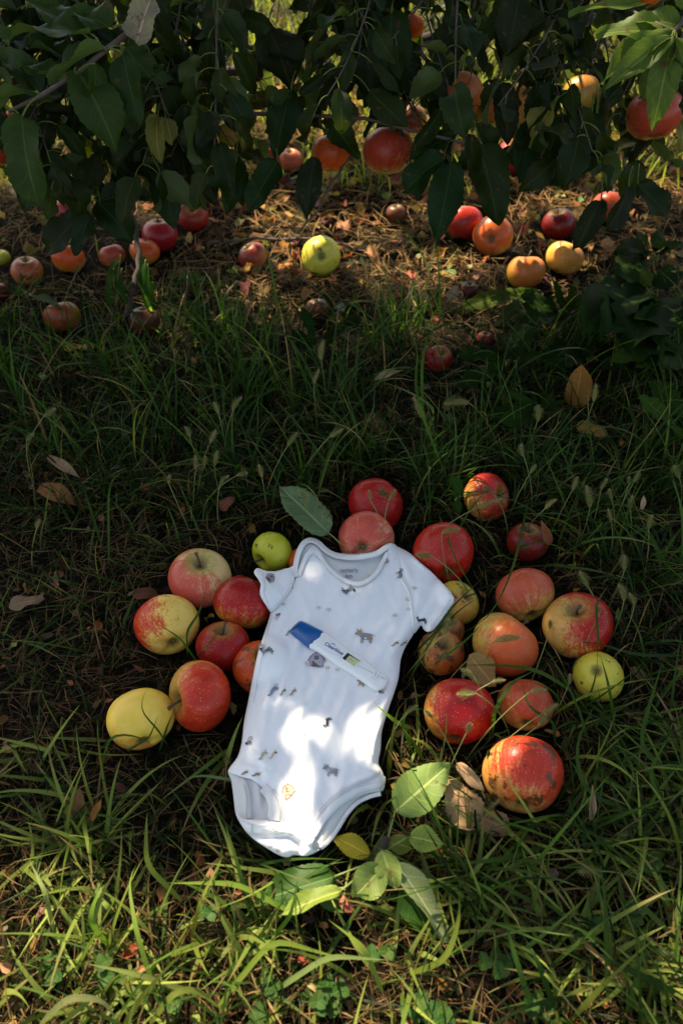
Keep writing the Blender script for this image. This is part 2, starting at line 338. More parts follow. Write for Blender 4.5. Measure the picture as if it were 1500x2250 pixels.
A(1153, 1550, 60, 'soft pinkish orange apple showing its calyx end in the grass', (.1, .62, -.75), (.5, .26, .07), (.58, .11, .035), (.3, .6, .4), .4, .5, grass=.3, short='soft pinkish orange apple')
A(1148, 1703, 88, 'largest apple, red with orange streaks and a rotten brown underside, darkened for leaf shade', (.15, .72, -.68), (.60, .27, .07), (.56, .05, .018), (.4, .6, .5), .15, .5, .26, dark=.5, grass=.15, short='largest apple')  # brown rot spread wider, so it also stands in for leaf shade
A(1158, 1192, 46, 'dark red apple almost buried in grass behind the dusty pink one', (0, .6, .4), (.4, .15, .04), (.28, .02, .012), (0, 0, 1), .9, .3, .3, grass=.6, short='half buried dark red apple')
A(962, 790, 31, 'lone red apple in shaded grass halfway up the picture', (.2, .4, .7), (.5, .2, .05), (.40, .015, .015), (0, 0, 1), 1, .2, grass=.35, short='lone red apple in the shade')
# windfalls under the tree
G2 = 'windfall apples under the tree'
A(137, 696, 40, 'bruised orange brown windfall with a dent, left edge of the long grass', (-.2, .8, .3), (.45, .22, .06), (.36, .10, .03), (0, 0, 1), .3, .3, .15, group=G2, grass=.1, short='bruised orange brown windfall')
A(60, 596, 34, 'half eaten orange windfall among thin weeds at far left', (.1, .6, .5), OR, (.42, .11, .04), (0, .4, .8), .2, .4, .3, group=G2, grass=.3, short='half eaten orange windfall')
A(150, 568, 36, 'orange red windfall second from the left edge of the shade', (.1, .8, .3), OR, RO, (0, .5, .7), .4, .3, group=G2, short='second orange red windfall')
A(247, 562, 29, 'small coral windfall left of the thin dark stem', (-.2, .7, .3), (.6, .3, .08), (.46, .08, .03), (0, .5, .7), .4, .3, group=G2, short='small coral windfall')
A(318, 553, 33, 'orange windfall right beside the thin dark stem, in front of a red one', (.2, .7, .3), OR, RO, (.2, .5, .7), .2, .3, group=G2, short='orange windfall by the stem')
A(352, 517, 39, 'bright crimson windfall with a chewed top near the thin dark stem', (0, .8, .5), (.5, .12, .05), (.46, .02, .03), (0, 0, 1), 1.1, .2, group=G2, short='bright crimson windfall')
A(424, 474, 35, 'red windfall showing a black hollow, behind the crimson one', (.1, .25, .95), (.5, .14, .04), (.42, .04, .02), (0, 0, 1), .9, .3, group=G2, short='red windfall with the black hollow')
A(150, 463, 30, 'broken pink windfall under the left branch tips', (0, .5, .5), (.6, .2, .1), (.48, .06, .05), (0, 0, 1), .8, .3, .1, group=G2, short='broken pink windfall')
A(256, 474, 27, 'yellow orange windfall shaded by leaves left of the dark stem', (.1, .6, .5), (.56, .36, .05), (.5, .2, .04), (0, .2, .8), 0, .3, .2, group=G2, short='shaded yellow orange windfall')
A(556, 563, 32, 'brown red windfall on straw left of the pale yellow one', (-.4, .5, .5), (.4, .2, .07), (.34, .06, .03), (-.5, .3, .7), .4, .3, .1, group=G2, short='brown red windfall')
A(705, 563, 43, 'pale yellow green windfall with a black calyx facing the viewer', (-.05, .28, -.95), (.68, .57, .07), (.66, .52, .07), (0, 0, 1), -1, .2, .05, green=0, group=G2, short='pale yellow green windfall')
A(869, 469, 22, 'small brown rotten windfall on bare litter', (0, .6, .5), BR, (.14, .05, .02), (0, 0, 1), .2, .2, .3, group=G2, short='small brown rotten windfall')
A(1018, 489, 42, 'red windfall with a yellow top touching an orange one', (0, .9, .3), (.62, .42, .06), (.42, .03, .018), (.2, -.5, .7), .4, .4, group=G2, short='red windfall with the yellow top')
A(1082, 518, 44, 'peach orange windfall dappled with sun, its calyx at lower right', (.25, .45, -.8), (.72, .34, .07), (.60, .15, .03), (-.3, .2, .8), .5, .25, dark=0, group=G2, short='peach orange windfall')
A(1226, 493, 36, 'dark maroon windfall behind the yellow pair', (-.2, .6, .5), (.35, .1, .03), (.20, .012, .01), (0, 0, 1), 1, .2, group=G2, short='dark maroon windfall')
A(1239, 568, 42, 'honey yellow windfall with a sunlit top, right one of the pair', (.3, .6, .2), (.74, .43, .08), (.66, .28, .05), (0, 0, 1), -.3, .2, dark=0, group=G2, short='honey yellow windfall')
A(1154, 598, 42, 'amber windfall with a green stem hollow, left one of the pair', (.05, .93, .3), (.70, .36, .045), (.62, .22, .04), (.3, 0, .8), .2, .15, dark=0, group=G2, short='amber windfall')
A(1337, 456, 38, 'split orange windfall standing behind a hanging leaf at right', (.2, .9, .2), (.55, .22, .05), (.46, .09, .03), (0, .2, .8), .6, .4, group=G2, short='split orange windfall')
A(-2, 642, 22, 'dark red windfall cut by the left edge of the picture', (0, .7, .4), BR, (.18, .015, .01), (0, 0, 1), .8, .2, group=G2, short='dark red windfall at the edge')
A(4, 566, 19, 'small green windfall cut by the left edge of the picture', (0, .6, .5), YG, YG, (0, 0, 1), -1, .2, green=0, group=G2, short='small green windfall')
A(318, 705, 34, 'brown decayed windfall behind the tall grass tuft', (0, .7, .4), BR, (.13, .045, .02), (0, 0, 1), .2, .2, .4, group=G2, grass=.4, short='brown decayed windfall')
A(697, 678, 26, 'withered brown windfall behind a toothed weed leaf', (0, .7, .4), BR, (.16, .05, .03), (0, 0, 1), .2, .2, .4, group=G2, grass=.3, short='withered brown windfall')
A(1128, 345, 40, 'red windfall far back, seen under the right hand leaves', (0, .5, .6), (.5, .15, .04), (.44, .02, .015), (0, 0, 1), .9, .3, group=G2, short='far red windfall')
A(1212, 322, 36, 'sunlit scarlet windfall far back at right', (0, .4, .7), (.58, .2, .05), (.46, .05, .02), (0, 0, 1), .6, .3, group=G2, short='far scarlet windfall')
A(596, 342, 26, 'red windfall far back left of a coral one', (0, .5, .6), (.5, .2, .05), (.45, .03, .02), (0, 0, 1), .8, .3, group=G2, short='far red left windfall')
A(638, 352, 26, 'coral windfall far back between the hanging leaves', (0, .5, .6), (.62, .33, .12), (.5, .12, .05), (0, 0, 1), .3, .3, group=G2, short='far coral windfall')
A(1065, 745, 18, 'reddish brown windfall scrap in the dark weeds', (0, .5, .6), BR, (.3, .05, .03), (0, 0, 1), .5, .3, .3, group=G2, grass=.3, short='reddish windfall scrap')
A(1030, 636, 20, 'shrivelled dark windfall below the peach orange one', (0, .5, .6), BR, (.14, .03, .02), (0, 0, 1), .5, .3, .4, group=G2, grass=.3, short='shrivelled windfall')
N_GROUND = len(SPH)
G3 = 'apples hanging on the tree'
A(2, 322, 43, 'red orange apple hanging at the left edge behind a leaf', (0, .9, .2), (.6, .28, .06), (.50, .05, .02), (.2, -.2, .8), .6, .4, depth=1.170, group=G3)
A(40, 272, 34, 'dull orange apple hanging above the red orange one at left', (0, .9, .2), OR, RO, (0, 0, 1), .1, .4, depth=1.247, group=G3)
A(852, 332, 56, 'red blushed apple hanging lowest in the middle', (.1, .9, .2), (.58, .38, .10), (.46, .06, .025), (-.25, .1, .9), .3, .45, dark=.1, depth=1.247, group=G3)
A(1000, 215, 60, 'big orange apple hanging right of centre, half behind leaves', (-.1, .85, .3), (.60, .34, .07), (.52, .16, .04), (.2, 0, .9), .2, .5, dark=.1, depth=1.233, group=G3)
A(1078, 232, 46, 'orange apple hanging between two broad leaves', (0, .9, .2), (.58, .34, .07), (.5, .15, .04), (.2, 0, .9), .1, .4, dark=0, depth=1.278, group=G3)
A(1150, 236, 48, 'yellow orange apple hanging right of the orange pair', (0, .9, .2), (.58, .40, .07), (.55, .24, .05), (0, 0, .9), 0, .4, dark=0, depth=1.260, group=G3)
A(1275, 205, 40, 'yellow apple hanging with a sunlit top at right', (0, .9, .2), (.50, .33, .05), (.45, .22, .04), (0, 0, 1), -.4, .2, dark=0, depth=1.247, group=G3)
A(1436, 252, 60, 'large orange red apple hanging at the right edge', (0, .95, .2), (.55, .28, .06), (.44, .07, .03), (0, -.2, .9), .4, .4, dark=.1, depth=1.202, group=G3)
A(507, 296, 30, 'dim yellow apple hanging behind the leaves left of centre', (0, .9, .2), (.5, .38, .06), (.5, .3, .05), (0, 0, 1), -.4, .2, dark=0, depth=1.314, group=G3)
A(727, 338, 44, 'orange apple hanging left of the lowest one', (0, .9, .2), OR, RO, (0, 0, 1), .2, .4, depth=1.305, group=G3)
A(900, 262, 36, 'dark orange apple hanging in shade behind the big one', (0, .9, .2), OR, BR, (0, 0, 1), .2, .4, depth=1.460, group=G3)
A(903, 58, 28, 'orange apple high in the dark foliage', (0, .9, .2), OR, RO, (0, 0, 1), .2, .4, depth=1.314, group=G3)
A(1418, -22, 40, 'orange apple cut by the top edge at right', (0, .9, .2), OR, RO, (0, -.3, 1), 0, .4, depth=1.179, group=G3)
A(152, 220, 18, 'small sunlit yellow apple far behind the left branch', (0, .9, .2), (.6, .55, .15), (.6, .5, .1), (0, 0, 1), -.6, .2, depth=2.100, group=G3)
# ------------------------------------------------------------ baby bodysuit
def inpoly(px, py, poly):
    px = np.asarray(px, float); py = np.asarray(py, float); r = np.zeros(px.shape, bool); n = len(poly)
    for i in range(n):
        x1, y1 = poly[i]; x2, y2 = poly[(i+1) % n]
        c = ((y1 > py) != (y2 > py)) & (px < (x2-x1)*(py-y1)/((y2-y1) if y2 != y1 else 1e-9)+x1); r ^= c
    return r
def segdist(px, py, x1, y1, x2, y2, want_t=False):
    dx, dy = x2-x1, y2-y1; L = dx*dx+dy*dy+1e-9
    t = np.clip(((px-x1)*dx+(py-y1)*dy)/L, 0, 1); d = np.hypot(px-x1-t*dx, py-y1-t*dy)
    return (d, t) if want_t else d
def polydist(px, py, poly, closed=True):
    d = np.full(np.shape(px), 1e9); n = len(poly)
    for i in range(n if closed else n-1): d = np.minimum(d, segdist(px, py, *poly[i], *poly[(i+1) % n]))
    return d
def smooth_poly(poly, k=4, closed=True):
    out = []; n = len(poly)
    for i in range(n if closed else n-1):
        p0, p1, p2, p3 = (np.array(poly[j % n] if closed else poly[min(max(j, 0), n-1)], float) for j in (i-1, i, i+1, i+2))
        for j in range(k):
            t = j/k; out.append(tuple(.5*((2*p1)+(-p0+p2)*t+(2*p0-5*p1+4*p2-p3)*t*t+(-p0+3*p1-3*p2+p3)*t**3)))
    if not closed: out.append(tuple(map(float, poly[-1])))
    return out
OUT = [(647,1262),(649,1237),(654,1212),(664,1192),(681,1184),(700,1189),(718,1204),(739,1214),(768,1217),(797,1216),(826,1210),(844,1199),(858,1194),(873,1201),(898,1214),(921,1234),(959,1268),(997,1313),(984,1340),(970,1360),(952,1383),(938,1387),(930,1382),(924,1374),(908,1392),(890,1419),(878,1448),(876,1484),(869,1512),(855,1552),(845,1583),(838,1611),(836,1646),(831,1676),(843,1704),(842,1736),(813,1744),(783,1758),(759,1784),(738,1819),(718,1850),(702,1867),(674,1880),(646,1878),(632,1883),(612,1878),(577,1857),(549,1836),(532,1815),(518,1788),(513,1750),(508,1715),(501,1697),(507,1683),(522,1663),(531,1632),(536,1587),(545,1542),(553,1500),(565,1441),(576,1405),(588,1369),(594,1344),(584,1329),(571,1306),(573,1284),(566,1270),(558,1257),(566,1248),(584,1254),(606,1255),(634,1248)]
OUT = smooth_poly(OUT, 3)
FRONT = [(652,1268),(658,1245),(668,1222),(679,1207),(690,1201),(699,1206),(709,1226),(726,1247),(746,1264),(768,1275),(786,1278),(804,1273),(826,1254),(840,1228),(850,1210),(858,1199),(866,1206),(868,1222),(874,1246),(884,1272),(899,1300),(905,1330),(908,1360),(911,1386),(892,1418),(880,1448),(876,1484),(868,1512),(854,1554),(844,1583),(837,1611),(835,1646),(830,1678),(842,1704),(841,1735),(813,1741),(778,1752),(744,1774),(716,1804),(702,1826),(690,1840),(668,1828),(644,1820),(625,1812),(603,1806),(589,1799),(590,1780),(589,1763),(582,1739),(570,1724),(552,1712),(531,1706),(502,1696),(508,1684),(523,1663),(532,1632),(537,1587),(546,1542),(554,1500),(566,1441),(577,1405),(589,1369),(596,1344),(612,1326),(628,1304),(641,1284)]
SLL = [(646,1274),(649,1256),(650,1240),(634,1248),(606,1255),(584,1254),(566,1248),(558,1257),(566,1270),(573,1284),(571,1306),(584,1329),(594,1344),(600,1340),(616,1322),(632,1300)]
SLR = [(871,1203),(898,1214),(921,1234),(959,1268),(997,1313),(984,1340),(970,1360),(952,1383),(938,1387),(930,1382),(924,1374),(908,1391),(903,1350),(897,1306),(882,1272),(872,1246),(867,1220)]
FLAP = [(518,1788),(531,1798),(548,1801),(589,1803),(625,1811),(644,1817),(668,1823),(688,1831),(691,1842),(686,1858),(690,1868),(702,1867),(674,1880),(646,1878),(632,1883),(612,1878),(577,1857),(549,1836),(532,1815)]
X0, Y0, STEP = 480, 1165, 3
hx = np.arange(X0, 1020, STEP); hy = np.arange(Y0, 1905, STEP); HX, HY = np.meshgrid(hx, hy)
dOUT = polydist(HX, HY, OUT); ins = inpoly(HX, HY, OUT); sd = np.where(ins, dOUT, 0)
BASE = .040
FOLDS = [(835,1285,700,1430,2.2,11),(890,1330,770,1430,2.0,10),(812,1290,735,1375,1.4,8),(905,1370,850,1450,2.4,9),(745,1300,690,1360,1.2,9),(655,1290,690,1380,1.3,9),
 (600,1420,575,1640,2.6,10),(640,1450,600,1600,2.0,9),(720,1470,640,1600,2.4,11),(770,1500,700,1690,2.2,12),(815,1520,745,1700,2.6,12),(668,1480,650,1700,1.4,9),
 (868,1492,800,1560,3.0,8),(866,1510,820,1590,2.2,7),(850,1560,790,1680,2.0,10),(830,1600,810,1690,2.0,8),(540,1640,600,1690,3.0,9),(515,1680,600,1700,2.4,8),
 (560,1600,590,1720,1.8,9),(700,1700,680,1810,1.8,10),(760,1700,720,1790,2.2,11),(650,1720,645,1810,1.6,9),(835,1690,740,1740,2.2,9),(612,1700,640,1800,1.6,9),
 (690,1330,640,1450,1.5,10),(860,1400,800,1480,1.6,12),(600,1280,620,1330,1.8,7),(930,1290,900,1370,1.8,9),(960,1310,915,1370,1.3,7),(575,1270,610,1300,1.6,7),(620,1510,560,1560,1.4,9),
 (750,1560,700,1600,1.5,14),(560,1700,575,1790,2.0,8),(535,1712,545,1790,2.0,8),(880,1225,905,1280,1.2,7)]
WR = np.zeros(HX.shape)
for x1, y1, x2, y2, a, wd in FOLDS:
    d, t_ = segdist(HX, HY, x1, y1, x2, y2, True); WR += a*.0018*np.exp(-(d/wd)**2)*np.sin(np.pi*np.clip(.08+.84*t_, 0, 1))
NZ = np.array([[noise.noise(Vector((x/60+y/150, y/260-x/400, 1.7)))*.0035 + noise.noise(Vector((x/24+y/60, y/80, 5.1)))*.0017 + noise.noise(Vector((x/13-y/40, y/30, 9.1)))*.0006 for x in hx] for y in hy])
H0 = BASE + WR + NZ + .006*(1-np.exp(-sd/9)) - .004
H0 += .010*np.exp(-((HX-640)/110.)**2-((HY-1640)/150.)**2) + .004*np.exp(-((HX-780)/60.)**2-((HY-1620)/80.)**2)
def apple_lift(H):
    d = (FW[None, None] + ((HX-750)/FPX)[..., None]*RT + ((1125-HY)/FPX)[..., None]*UP)
    for c, r, g in SPH[:N_GROUND]:
        r = r+.004; oc = CP-c; a = (d*d).sum(-1); b = (d*oc).sum(-1); cc = oc@oc-r*r; disc = b*b-a*cc
        t1 = (-b-np.sqrt(np.maximum(disc, 0)))/a; z = CAMZ + t1*d[..., 2]
        tp = (H-CAMZ)/d[..., 2]
        H = np.where((disc > 0) & (t1 < tp) & ins, np.maximum(H, z), H)
    return H
H = apple_lift(H0); lift0 = H-H0
L_ = lift0.copy()
for _ in range(14):
    P_ = np.pad(L_, 1, mode='edge'); B_ = (P_[:-2, 1:-1]+P_[2:, 1:-1]+P_[1:-1, :-2]+P_[1:-1, 2:])/4
    L_ = np.maximum(lift0, B_*.97)
HB = H0 + L_
HF = HB + .0012 + .0030*(1-np.exp(-np.where(ins, dOUT, 0)/10))
def samp(G, x, y):
    fx = np.clip((np.asarray(x, float)-X0)/STEP, 0, len(hx)-1.001); fy = np.clip((np.asarray(y, float)-Y0)/STEP, 0, len(hy)-1.001)
    i = fx.astype(int); j = fy.astype(int); a = fx-i; b = fy-j
    return G[j, i]*(1-a)*(1-b)+G[j, i+1]*a*(1-b)+G[j+1, i]*(1-a)*b+G[j+1, i+1]*a*b
def cloth_pt(x, y, G=None, lift=0.0): return gpa(x, y, samp(HF if G is None else G, x, y)+lift)
t = NT('white_cotton'); tc = t.n('ShaderNodeTexCoord').outputs['Object']
wv = t.noise(tc, 1400, 2); wz = t.noise(tc, 160, 3)
t.set(base=t.mix(wz, (.88, .87, .86), (.82, .815, .81)), rough=.92, spec=.15, sheen=.15); t.bump(t.math('ADD', wv, t.math('MULTIPLY', wz, .8)), .25, .0006); M_COT = t.m
M_COTIN = plain('inner_cotton', (.70, .68, .65), .95, .08, 160, .3, spec=.1)
M_RIB = plain('ribbed_cotton', (.80, .785, .76), .95, .06, 300, .4, spec=.1)
M_STI = plain('stitching', (.46, .45, .45), .9, .1, 300, .3)
INK = {k: plain('print_'+k, c, .9, .2, 300, .1, spec=.05) for k, c in dict(line=(.10, .065, .05), grey=(.30, .29, .30), blue=(.42, .43, .52), tan=(.42, .33, .22), dark=(.09, .075, .085), brown=(.33, .17, .09), grass=(.38, .36, .24), navy=(.27, .29, .36), pale=(.62, .52, .38)).items()}
def sheet(name, poly, G, parent, mats, lift=0.0, step=4, thick=.0012, sm=3, extra=None):
    poly = smooth_poly(poly, sm) if sm > 1 else poly
    xs = [p[0] for p in poly]; ys = [p[1] for p in poly]
    gxx, gyy = np.meshgrid(np.arange(min(xs), max(xs), step), np.arange(min(ys), max(ys), step*1.0)); gxx = gxx + (np.arange(gxx.shape[0]) % 2)[:, None]*step/2
    gxx = gxx.ravel(); gyy = gyy.ravel(); k = inpoly(gxx, gyy, poly) & (polydist(gxx, gyy, poly) > step*.5)
    pts = [Vector(p) for p in poly] + [Vector((a, b)) for a, b in zip(gxx[k], gyy[k])]; n = len(poly)
    vs, es, fs, *_ = delaunay_2d_cdt(pts, [(i, (i+1) % n) for i in range(n)], [list(range(n))], 1, 1e-4)
    x = np.array([v[0] for v in vs]); y = np.array([v[1] for v in vs])
    top = cloth_pt(x, y, G, lift); dn = np.array([0, 0, -thick]); m = MB()
    cnt = {}
    ff = []
    for f in fs:
        if len(f) < 3: continue
        a, b, c = (np.array([x[i], y[i]]) for i in f[:3])
        if (b[0]-a[0])*(c[1]-a[1])-(b[1]-a[1])*(c[0]-a[0]) > 0: f = f[::-1]      # image y runs down
        ff.append(tuple(f))
        for i in range(len(f)): e = (f[i], f[(i+1) % len(f)]); cnt[e] = 1
    m.add(top, ff, 0); N = len(vs); m.add(top+dn, [tuple(f[::-1]) for f in ff], 0)
    F2 = [(a+N, b+N, b, a) for (a, b) in cnt if (b, a) not in cnt]
    m.F += F2; m.M += [0]*len(F2)
    if extra: extra(m)
    return m.build(name, mats, parent)
def ribbon(name, path, wpx, G, parent, mat, lift=.0008, high=.0012, k=4, taper=False, m=None):
    p = smooth_poly(path, k, False) if k > 1 else path; p = np.array(p, float); n = len(p); V = []; F = []
    tg = np.gradient(p, axis=0); tg /= np.linalg.norm(tg, axis=1)[:, None]+1e-9; nr = np.stack([-tg[:, 1], tg[:, 0]], 1)
    prof = [(-1, -.0012), (-.92, .5), (-.5, 1), (0, 1.0), (.5, 1), (.92, .5), (1, -.0012)]
    q = len(prof)
    for i in range(n):
        ww = wpx*.5*(min(1, .3+4*min(i, n-1-i)/n) if taper else 1)
        for o, h in prof:
            x, y = p[i]+nr[i]*o*ww; V.append(cloth_pt([x], [y], G, lift+(h*high if h > 0 else -.001))[0])
    for i in range(n-1):
        for j in range(q-1): F.append((i*q+j, i*q+j+1, (i+1)*q+j+1, (i+1)*q+j))
    if m is not None: m.add(V, F, 0); return
    return link(name, pymesh(name, V, F), mat, parent)
org = gp(760, 1530, .0); suit = empty('baby_bodysuit', org)
tag(suit, 'white short sleeved baby bodysuit printed with farm animals, laid flat on the grass', 'bodysuit')
LAND.append((740, 1500, 'white bodysuit'))
def rel(o): o.location = -Vector(org); return o
# --- little prints: polygons and strokes in photo units, laid on the cloth
class Ink:
    def __init__(s): s.items = []; s.last = None; s.c = 0
    def poly(s, pts, c, at, sc=1.0, rot=0, flip=1):
        ca, sa = math.cos(rot), math.sin(rot)
        if at != s.last: s.last = at; s.c = 0
        s.c += 1
        s.items.append((s.c, [(at[0]+sc*(flip*x*ca-y*sa), at[1]+sc*(flip*x*sa+y*ca)) for x, y in pts], c))
    def line(s, pts, c, at, wd=1.2, **kw):
        for a, b in zip(pts[:-1], pts[1:]):
            dx, dy = b[0]-a[0], b[1]-a[1]; L = math.hypot(dx, dy)+1e-6; nx_, ny_ = -dy/L*wd/2, dx/L*wd/2
            s.poly([(a[0]+nx_, a[1]+ny_), (b[0]+nx_, b[1]+ny_), (b[0]-nx_, b[1]-ny_), (a[0]-nx_, a[1]-ny_)], c, at, **kw)
    def write(s, m, G, idx, lift):
        for q, p, c in s.items:
            P = cloth_pt([a for a, b in p], [b for a, b in p], G, lift+.00003*q)
            m.add(P, [tuple(range(len(p)))], idx[c])
def ell(rx, ry, n=12, cx=0, cy=0): return [(cx+rx*math.cos(a), cy+ry*math.sin(a)) for a in np.linspace(0, 2*math.pi, n, endpoint=False)]
def barn(k, at, **kw):
    k.poly([(-15, -4), (15, -4), (14, 15), (-14, 13)], 'blue', at, **kw); k.poly([(-15, -4), (-7, -13), (0, -16), (8, -13), (15, -4)], 'blue', at, **kw)
    for x in (-9, -3, 9): k.line([(x, -6), (x, 13)], 'grey', at, .5, **kw)
    k.line([(-19, 2), (-14, -6), (-7, -13), (0, -16), (8, -13), (15, -5), (20, 4)], 'brown', at, 2.2, **kw); k.line([(-15, 0), (-14, 13), (14, 15), (15, -2)], 'line', at, .8, **kw)
    k.poly([(-9, 3), (8, 4), (8, 14), (-9, 13)], 'brown', at, **kw); k.line([(-9, 3), (8, 4), (8, 14), (-9, 13), (-9, 3), (8, 14)], 'line', at, 1, **kw); k.line([(8, 4), (-9, 13)], 'line', at, 1, **kw)
    k.line([(-4, -9), (4, -9), (4, -2), (-4, -2), (-4, -9), (4, -2)], 'line', at, 1.1, **kw); k.line([(4, -9), (-4, -2)], 'line', at, 1, **kw); k.line([(0, -16), (0, -20)], 'line', at, 1.4, **kw)
def barn2(k, at, **kw):
    k.poly([(-13, 2), (-9, -10), (0, -15), (10, -10), (14, 0), (4, 12), (-6, 18)], 'pale', at, **kw); k.line([(-14, 4), (-10, -10), (0, -15), (10, -10), (16, 2)], 'brown', at, 2, **kw)
    k.line([(-11, 8), (10, 8), (-6, 20), (-6, 8)], 'brown', at, 1.4, **kw); k.line([(-4, -8), (4, -8), (4, 1), (-4, 1), (-4, -8), (4, 1)], 'line', at, 1.2, **kw); k.line([(0, -15), (0, -19)], 'brown', at, 1.4, **kw)
def cow(k, at, a='tan', b='navy', **kw):
    k.poly([(-8, -5), (-2, -7), (12, -5), (17, -3), (17, 8), (10, 9), (-6, 8), (-10, 2)], a, at, **kw); k.poly([(-12, -14), (-6, -11), (-3, -4), (-8, 2), (-15, -2), (-21, -4), (-20, -7)], a, at, **kw)
    k.line([(-15, -11), (-17, -16)], a, at, 2, **kw); k.line([(-9, -12), (-7, -16)], a, at, 2, **kw); k.poly(ell(5.5, 4.5, 10, -6, 0), b, at, **kw); k.poly([(0, -6), (13, -5), (12, 1), (5, 3), (0, 0)], b, at, **kw)
    for x in (-8, -4, 11, 14): k.line([(x, 6), (x-.5, 16)], a, at, 2.2, **kw); k.line([(x+1, 6), (x+.5, 16)], 'line', at, .5, **kw)
    k.line([(17, -3), (21, -1), (22, 2)], a, at, 1, **kw); k.poly(ell(1.3, 1.3, 6, -20, -4), 'line', at, **kw)
def duck(k, at, c='grey', **kw):
    k.poly([(-9, 10), (-5, 8), (-3, 2), (0, -3), (5, -4), (10, -2), (9, 1), (4, 1), (2, 4), (-1, 9), (-4, 12), (-9, 12)], c, at, **kw); k.poly([(2, -4), (10, -3), (5, 1)], 'line', at, **kw); k.line([(6, -4), (8, -10)], c, at, 1.2, **kw); k.line([(4, -4), (4, -9)], c, at, 1.1, **kw)
def rooster(k, at, a='grey', **kw):
    k.poly([(-10, 2), (-6, 8), (2, 6), (7, 0), (4, -3), (-4, 0)], a, at, **kw)
    for i, (x, y) in enumerate([(16, 9), (18, 4), (15, -2), (10, -6)]): k.line([(2, 2), ((2+x)/2+2, (y-6)/2), (x, y)], 'dark' if i % 2 else a, at, 2.6, **kw)
    k.line([(-10, 2), (-12, -3)], 'dark', at, 2.5, **kw); k.line([(-3, 7), (-4, 13)], 'line', at, 1, **kw); k.poly(ell(3, 3, 8, -10, -2), 'dark', at, **kw)
def tuft(k, at, c='grass', **kw):
    for x in (-6, 0, 6): k.line([(x*.45, 5), (x, -5+abs(x)*.4)], c, at, 1.5, **kw)
def sheep(k, at, **kw):
    k.poly(ell(7, 5), 'grey', at, **kw); k.poly(ell(4, 4, 8, -7, 3), 'dark', at, **kw); k.line([(-3, -4), (0, -14), (8, -16)], 'tan', at, 2, **kw); k.line([(3, -4), (6, -10), (11, -10)], 'tan', at, 1.6, **kw)
ink = Ink(); PI = math.pi
barn(ink, (695, 1450)); barn2(ink, (633, 1738)); cow(ink, (801, 1397)); cow(ink, (727, 1692), 'grey', 'blue', sc=.85)
for x, y, r in [(700,1336,PI),(722,1340,PI),(719,1466,0),(741,1470,.1),(867,1351,0),(648,1607,PI),(669,1613,PI),(649,1756,0),(668,1768,.2),(790,1732,0),(792,1631,0),(814,1660,0),(674,1458,1.2),(812,1267,.6),(640,1290,.3),(622,1326,.4),(895,1316,.9)]: tuft(ink, (x, y), rot=r, sc=.8)
duck(ink, (599, 1514), 'navy', sc=1.25); duck(ink, (621, 1518), 'tan', sc=.8); duck(ink, (643, 1518), 'tan', sc=.8)
duck(ink, (868, 1412), 'tan', sc=.8, rot=.3); duck(ink, (887, 1412), 'tan', sc=.7, rot=.3)
rooster(ink, (583, 1428)); barn(ink, (574, 1420), sc=.42); rooster(ink, (768, 1297), rot=PI*.95); rooster(ink, (717, 1588), 'dark', sc=.8, rot=-1.1)
sheep(ink, (609, 1351), sc=.6, rot=PI); sheep(ink, (547, 1631), sc=.8); sheep(ink, (839, 1520), sc=.7, rot=.5); duck(ink, (577, 1656), 'pale', sc=1.1); duck(ink, (600, 1655), 'pale', sc=1.0)
duck(ink, (633, 1388), 'grey', sc=.7); cow(ink, (848, 1228), 'tan', 'grey', rot=1.0, sc=.5); duck(ink, (564, 1700), 'brown', sc=.8, rot=.6); duck(ink, (538, 1696), 'brown', sc=.7, rot=.4); cow(ink, (793, 1500), 'tan', 'tan', rot=.3, sc=.5)
ink_s1 = Ink(); barn(ink_s1, (594, 1269), sc=.6, rot=.8)
ink_s2 = Ink(); rooster(ink_s2, (924, 1361), 'dark', sc=.8, rot=.3); tuft(ink_s2, (910, 1291), sc=.8, rot=.3); cow(ink_s2, (879, 1260), 'grey', 'dark', rot=1.3, sc=.55); tuft(ink_s2, (897, 1338), sc=.7)
ink_f = Ink(); tuft(ink_f, (594, 1860), 'brown', sc=.7); tuft(ink_f, (612, 1869), 'brown', sc=.8)
IKEYS = list(INK); IDX = {k: i+1 for i, k in enumerate(IKEYS)}; MATS = [M_COT]+[INK[k] for k in IKEYS]
def text_polys(body, size, bold=0.0):
    cu = bpy.data.curves.new('lettering', 'FONT'); cu.body = body; cu.size = size; cu.align_x = 'CENTER'; cu.offset = bold; cu.resolution_u = 3
    ob = bpy.data.objects.new('lettering', cu); COL.objects.link(ob); bpy.context.view_layer.update()
    me = ob.evaluated_get(bpy.context.evaluated_depsgraph_get()).to_mesh()
    V = [(v.co.x, v.co.y) for v in me.vertices]; F = [tuple(p.vertices) for p in me.polygons]
    bpy.data.objects.remove(ob); bpy.data.curves.remove(cu); return V, F
rel(sheet('back_panel', OUT, HB, suit, [M_COTIN], 0, 5, sm=1))
rel(sheet('front_panel', FRONT, HF, suit, MATS, 0, 4, extra=lambda m: ink.write(m, HF, IDX, .0013)))
rel(sheet('sleeve', SLL, HF, suit, MATS, .0014, 4, extra=lambda m: ink_s1.write(m, HF, IDX, .0022)))
rel(sheet('sleeve', SLR, HF, suit, MATS, .0014, 4, extra=lambda m: ink_s2.write(m, HF, IDX, .0022)))
dfl = polydist(HX, HY, [(550,1838),(590,1842),(634,1838),(654,1852),(662,1872)], False)
HFL = HF + .004 + .005*np.exp(-(polydist(HX, HY, [(560,1812),(640,1830),(680,1850)], False)/9.)**2) - .006*np.exp(-(dfl/6.)**2)
rel(sheet('crotch_flap', FLAP, HFL, suit, MATS, 0, 3.5, extra=lambda m: ink_f.write(m, HFL, IDX, .0007)))
rb = lambda *a, **k: rel(ribbon(*a, **k))
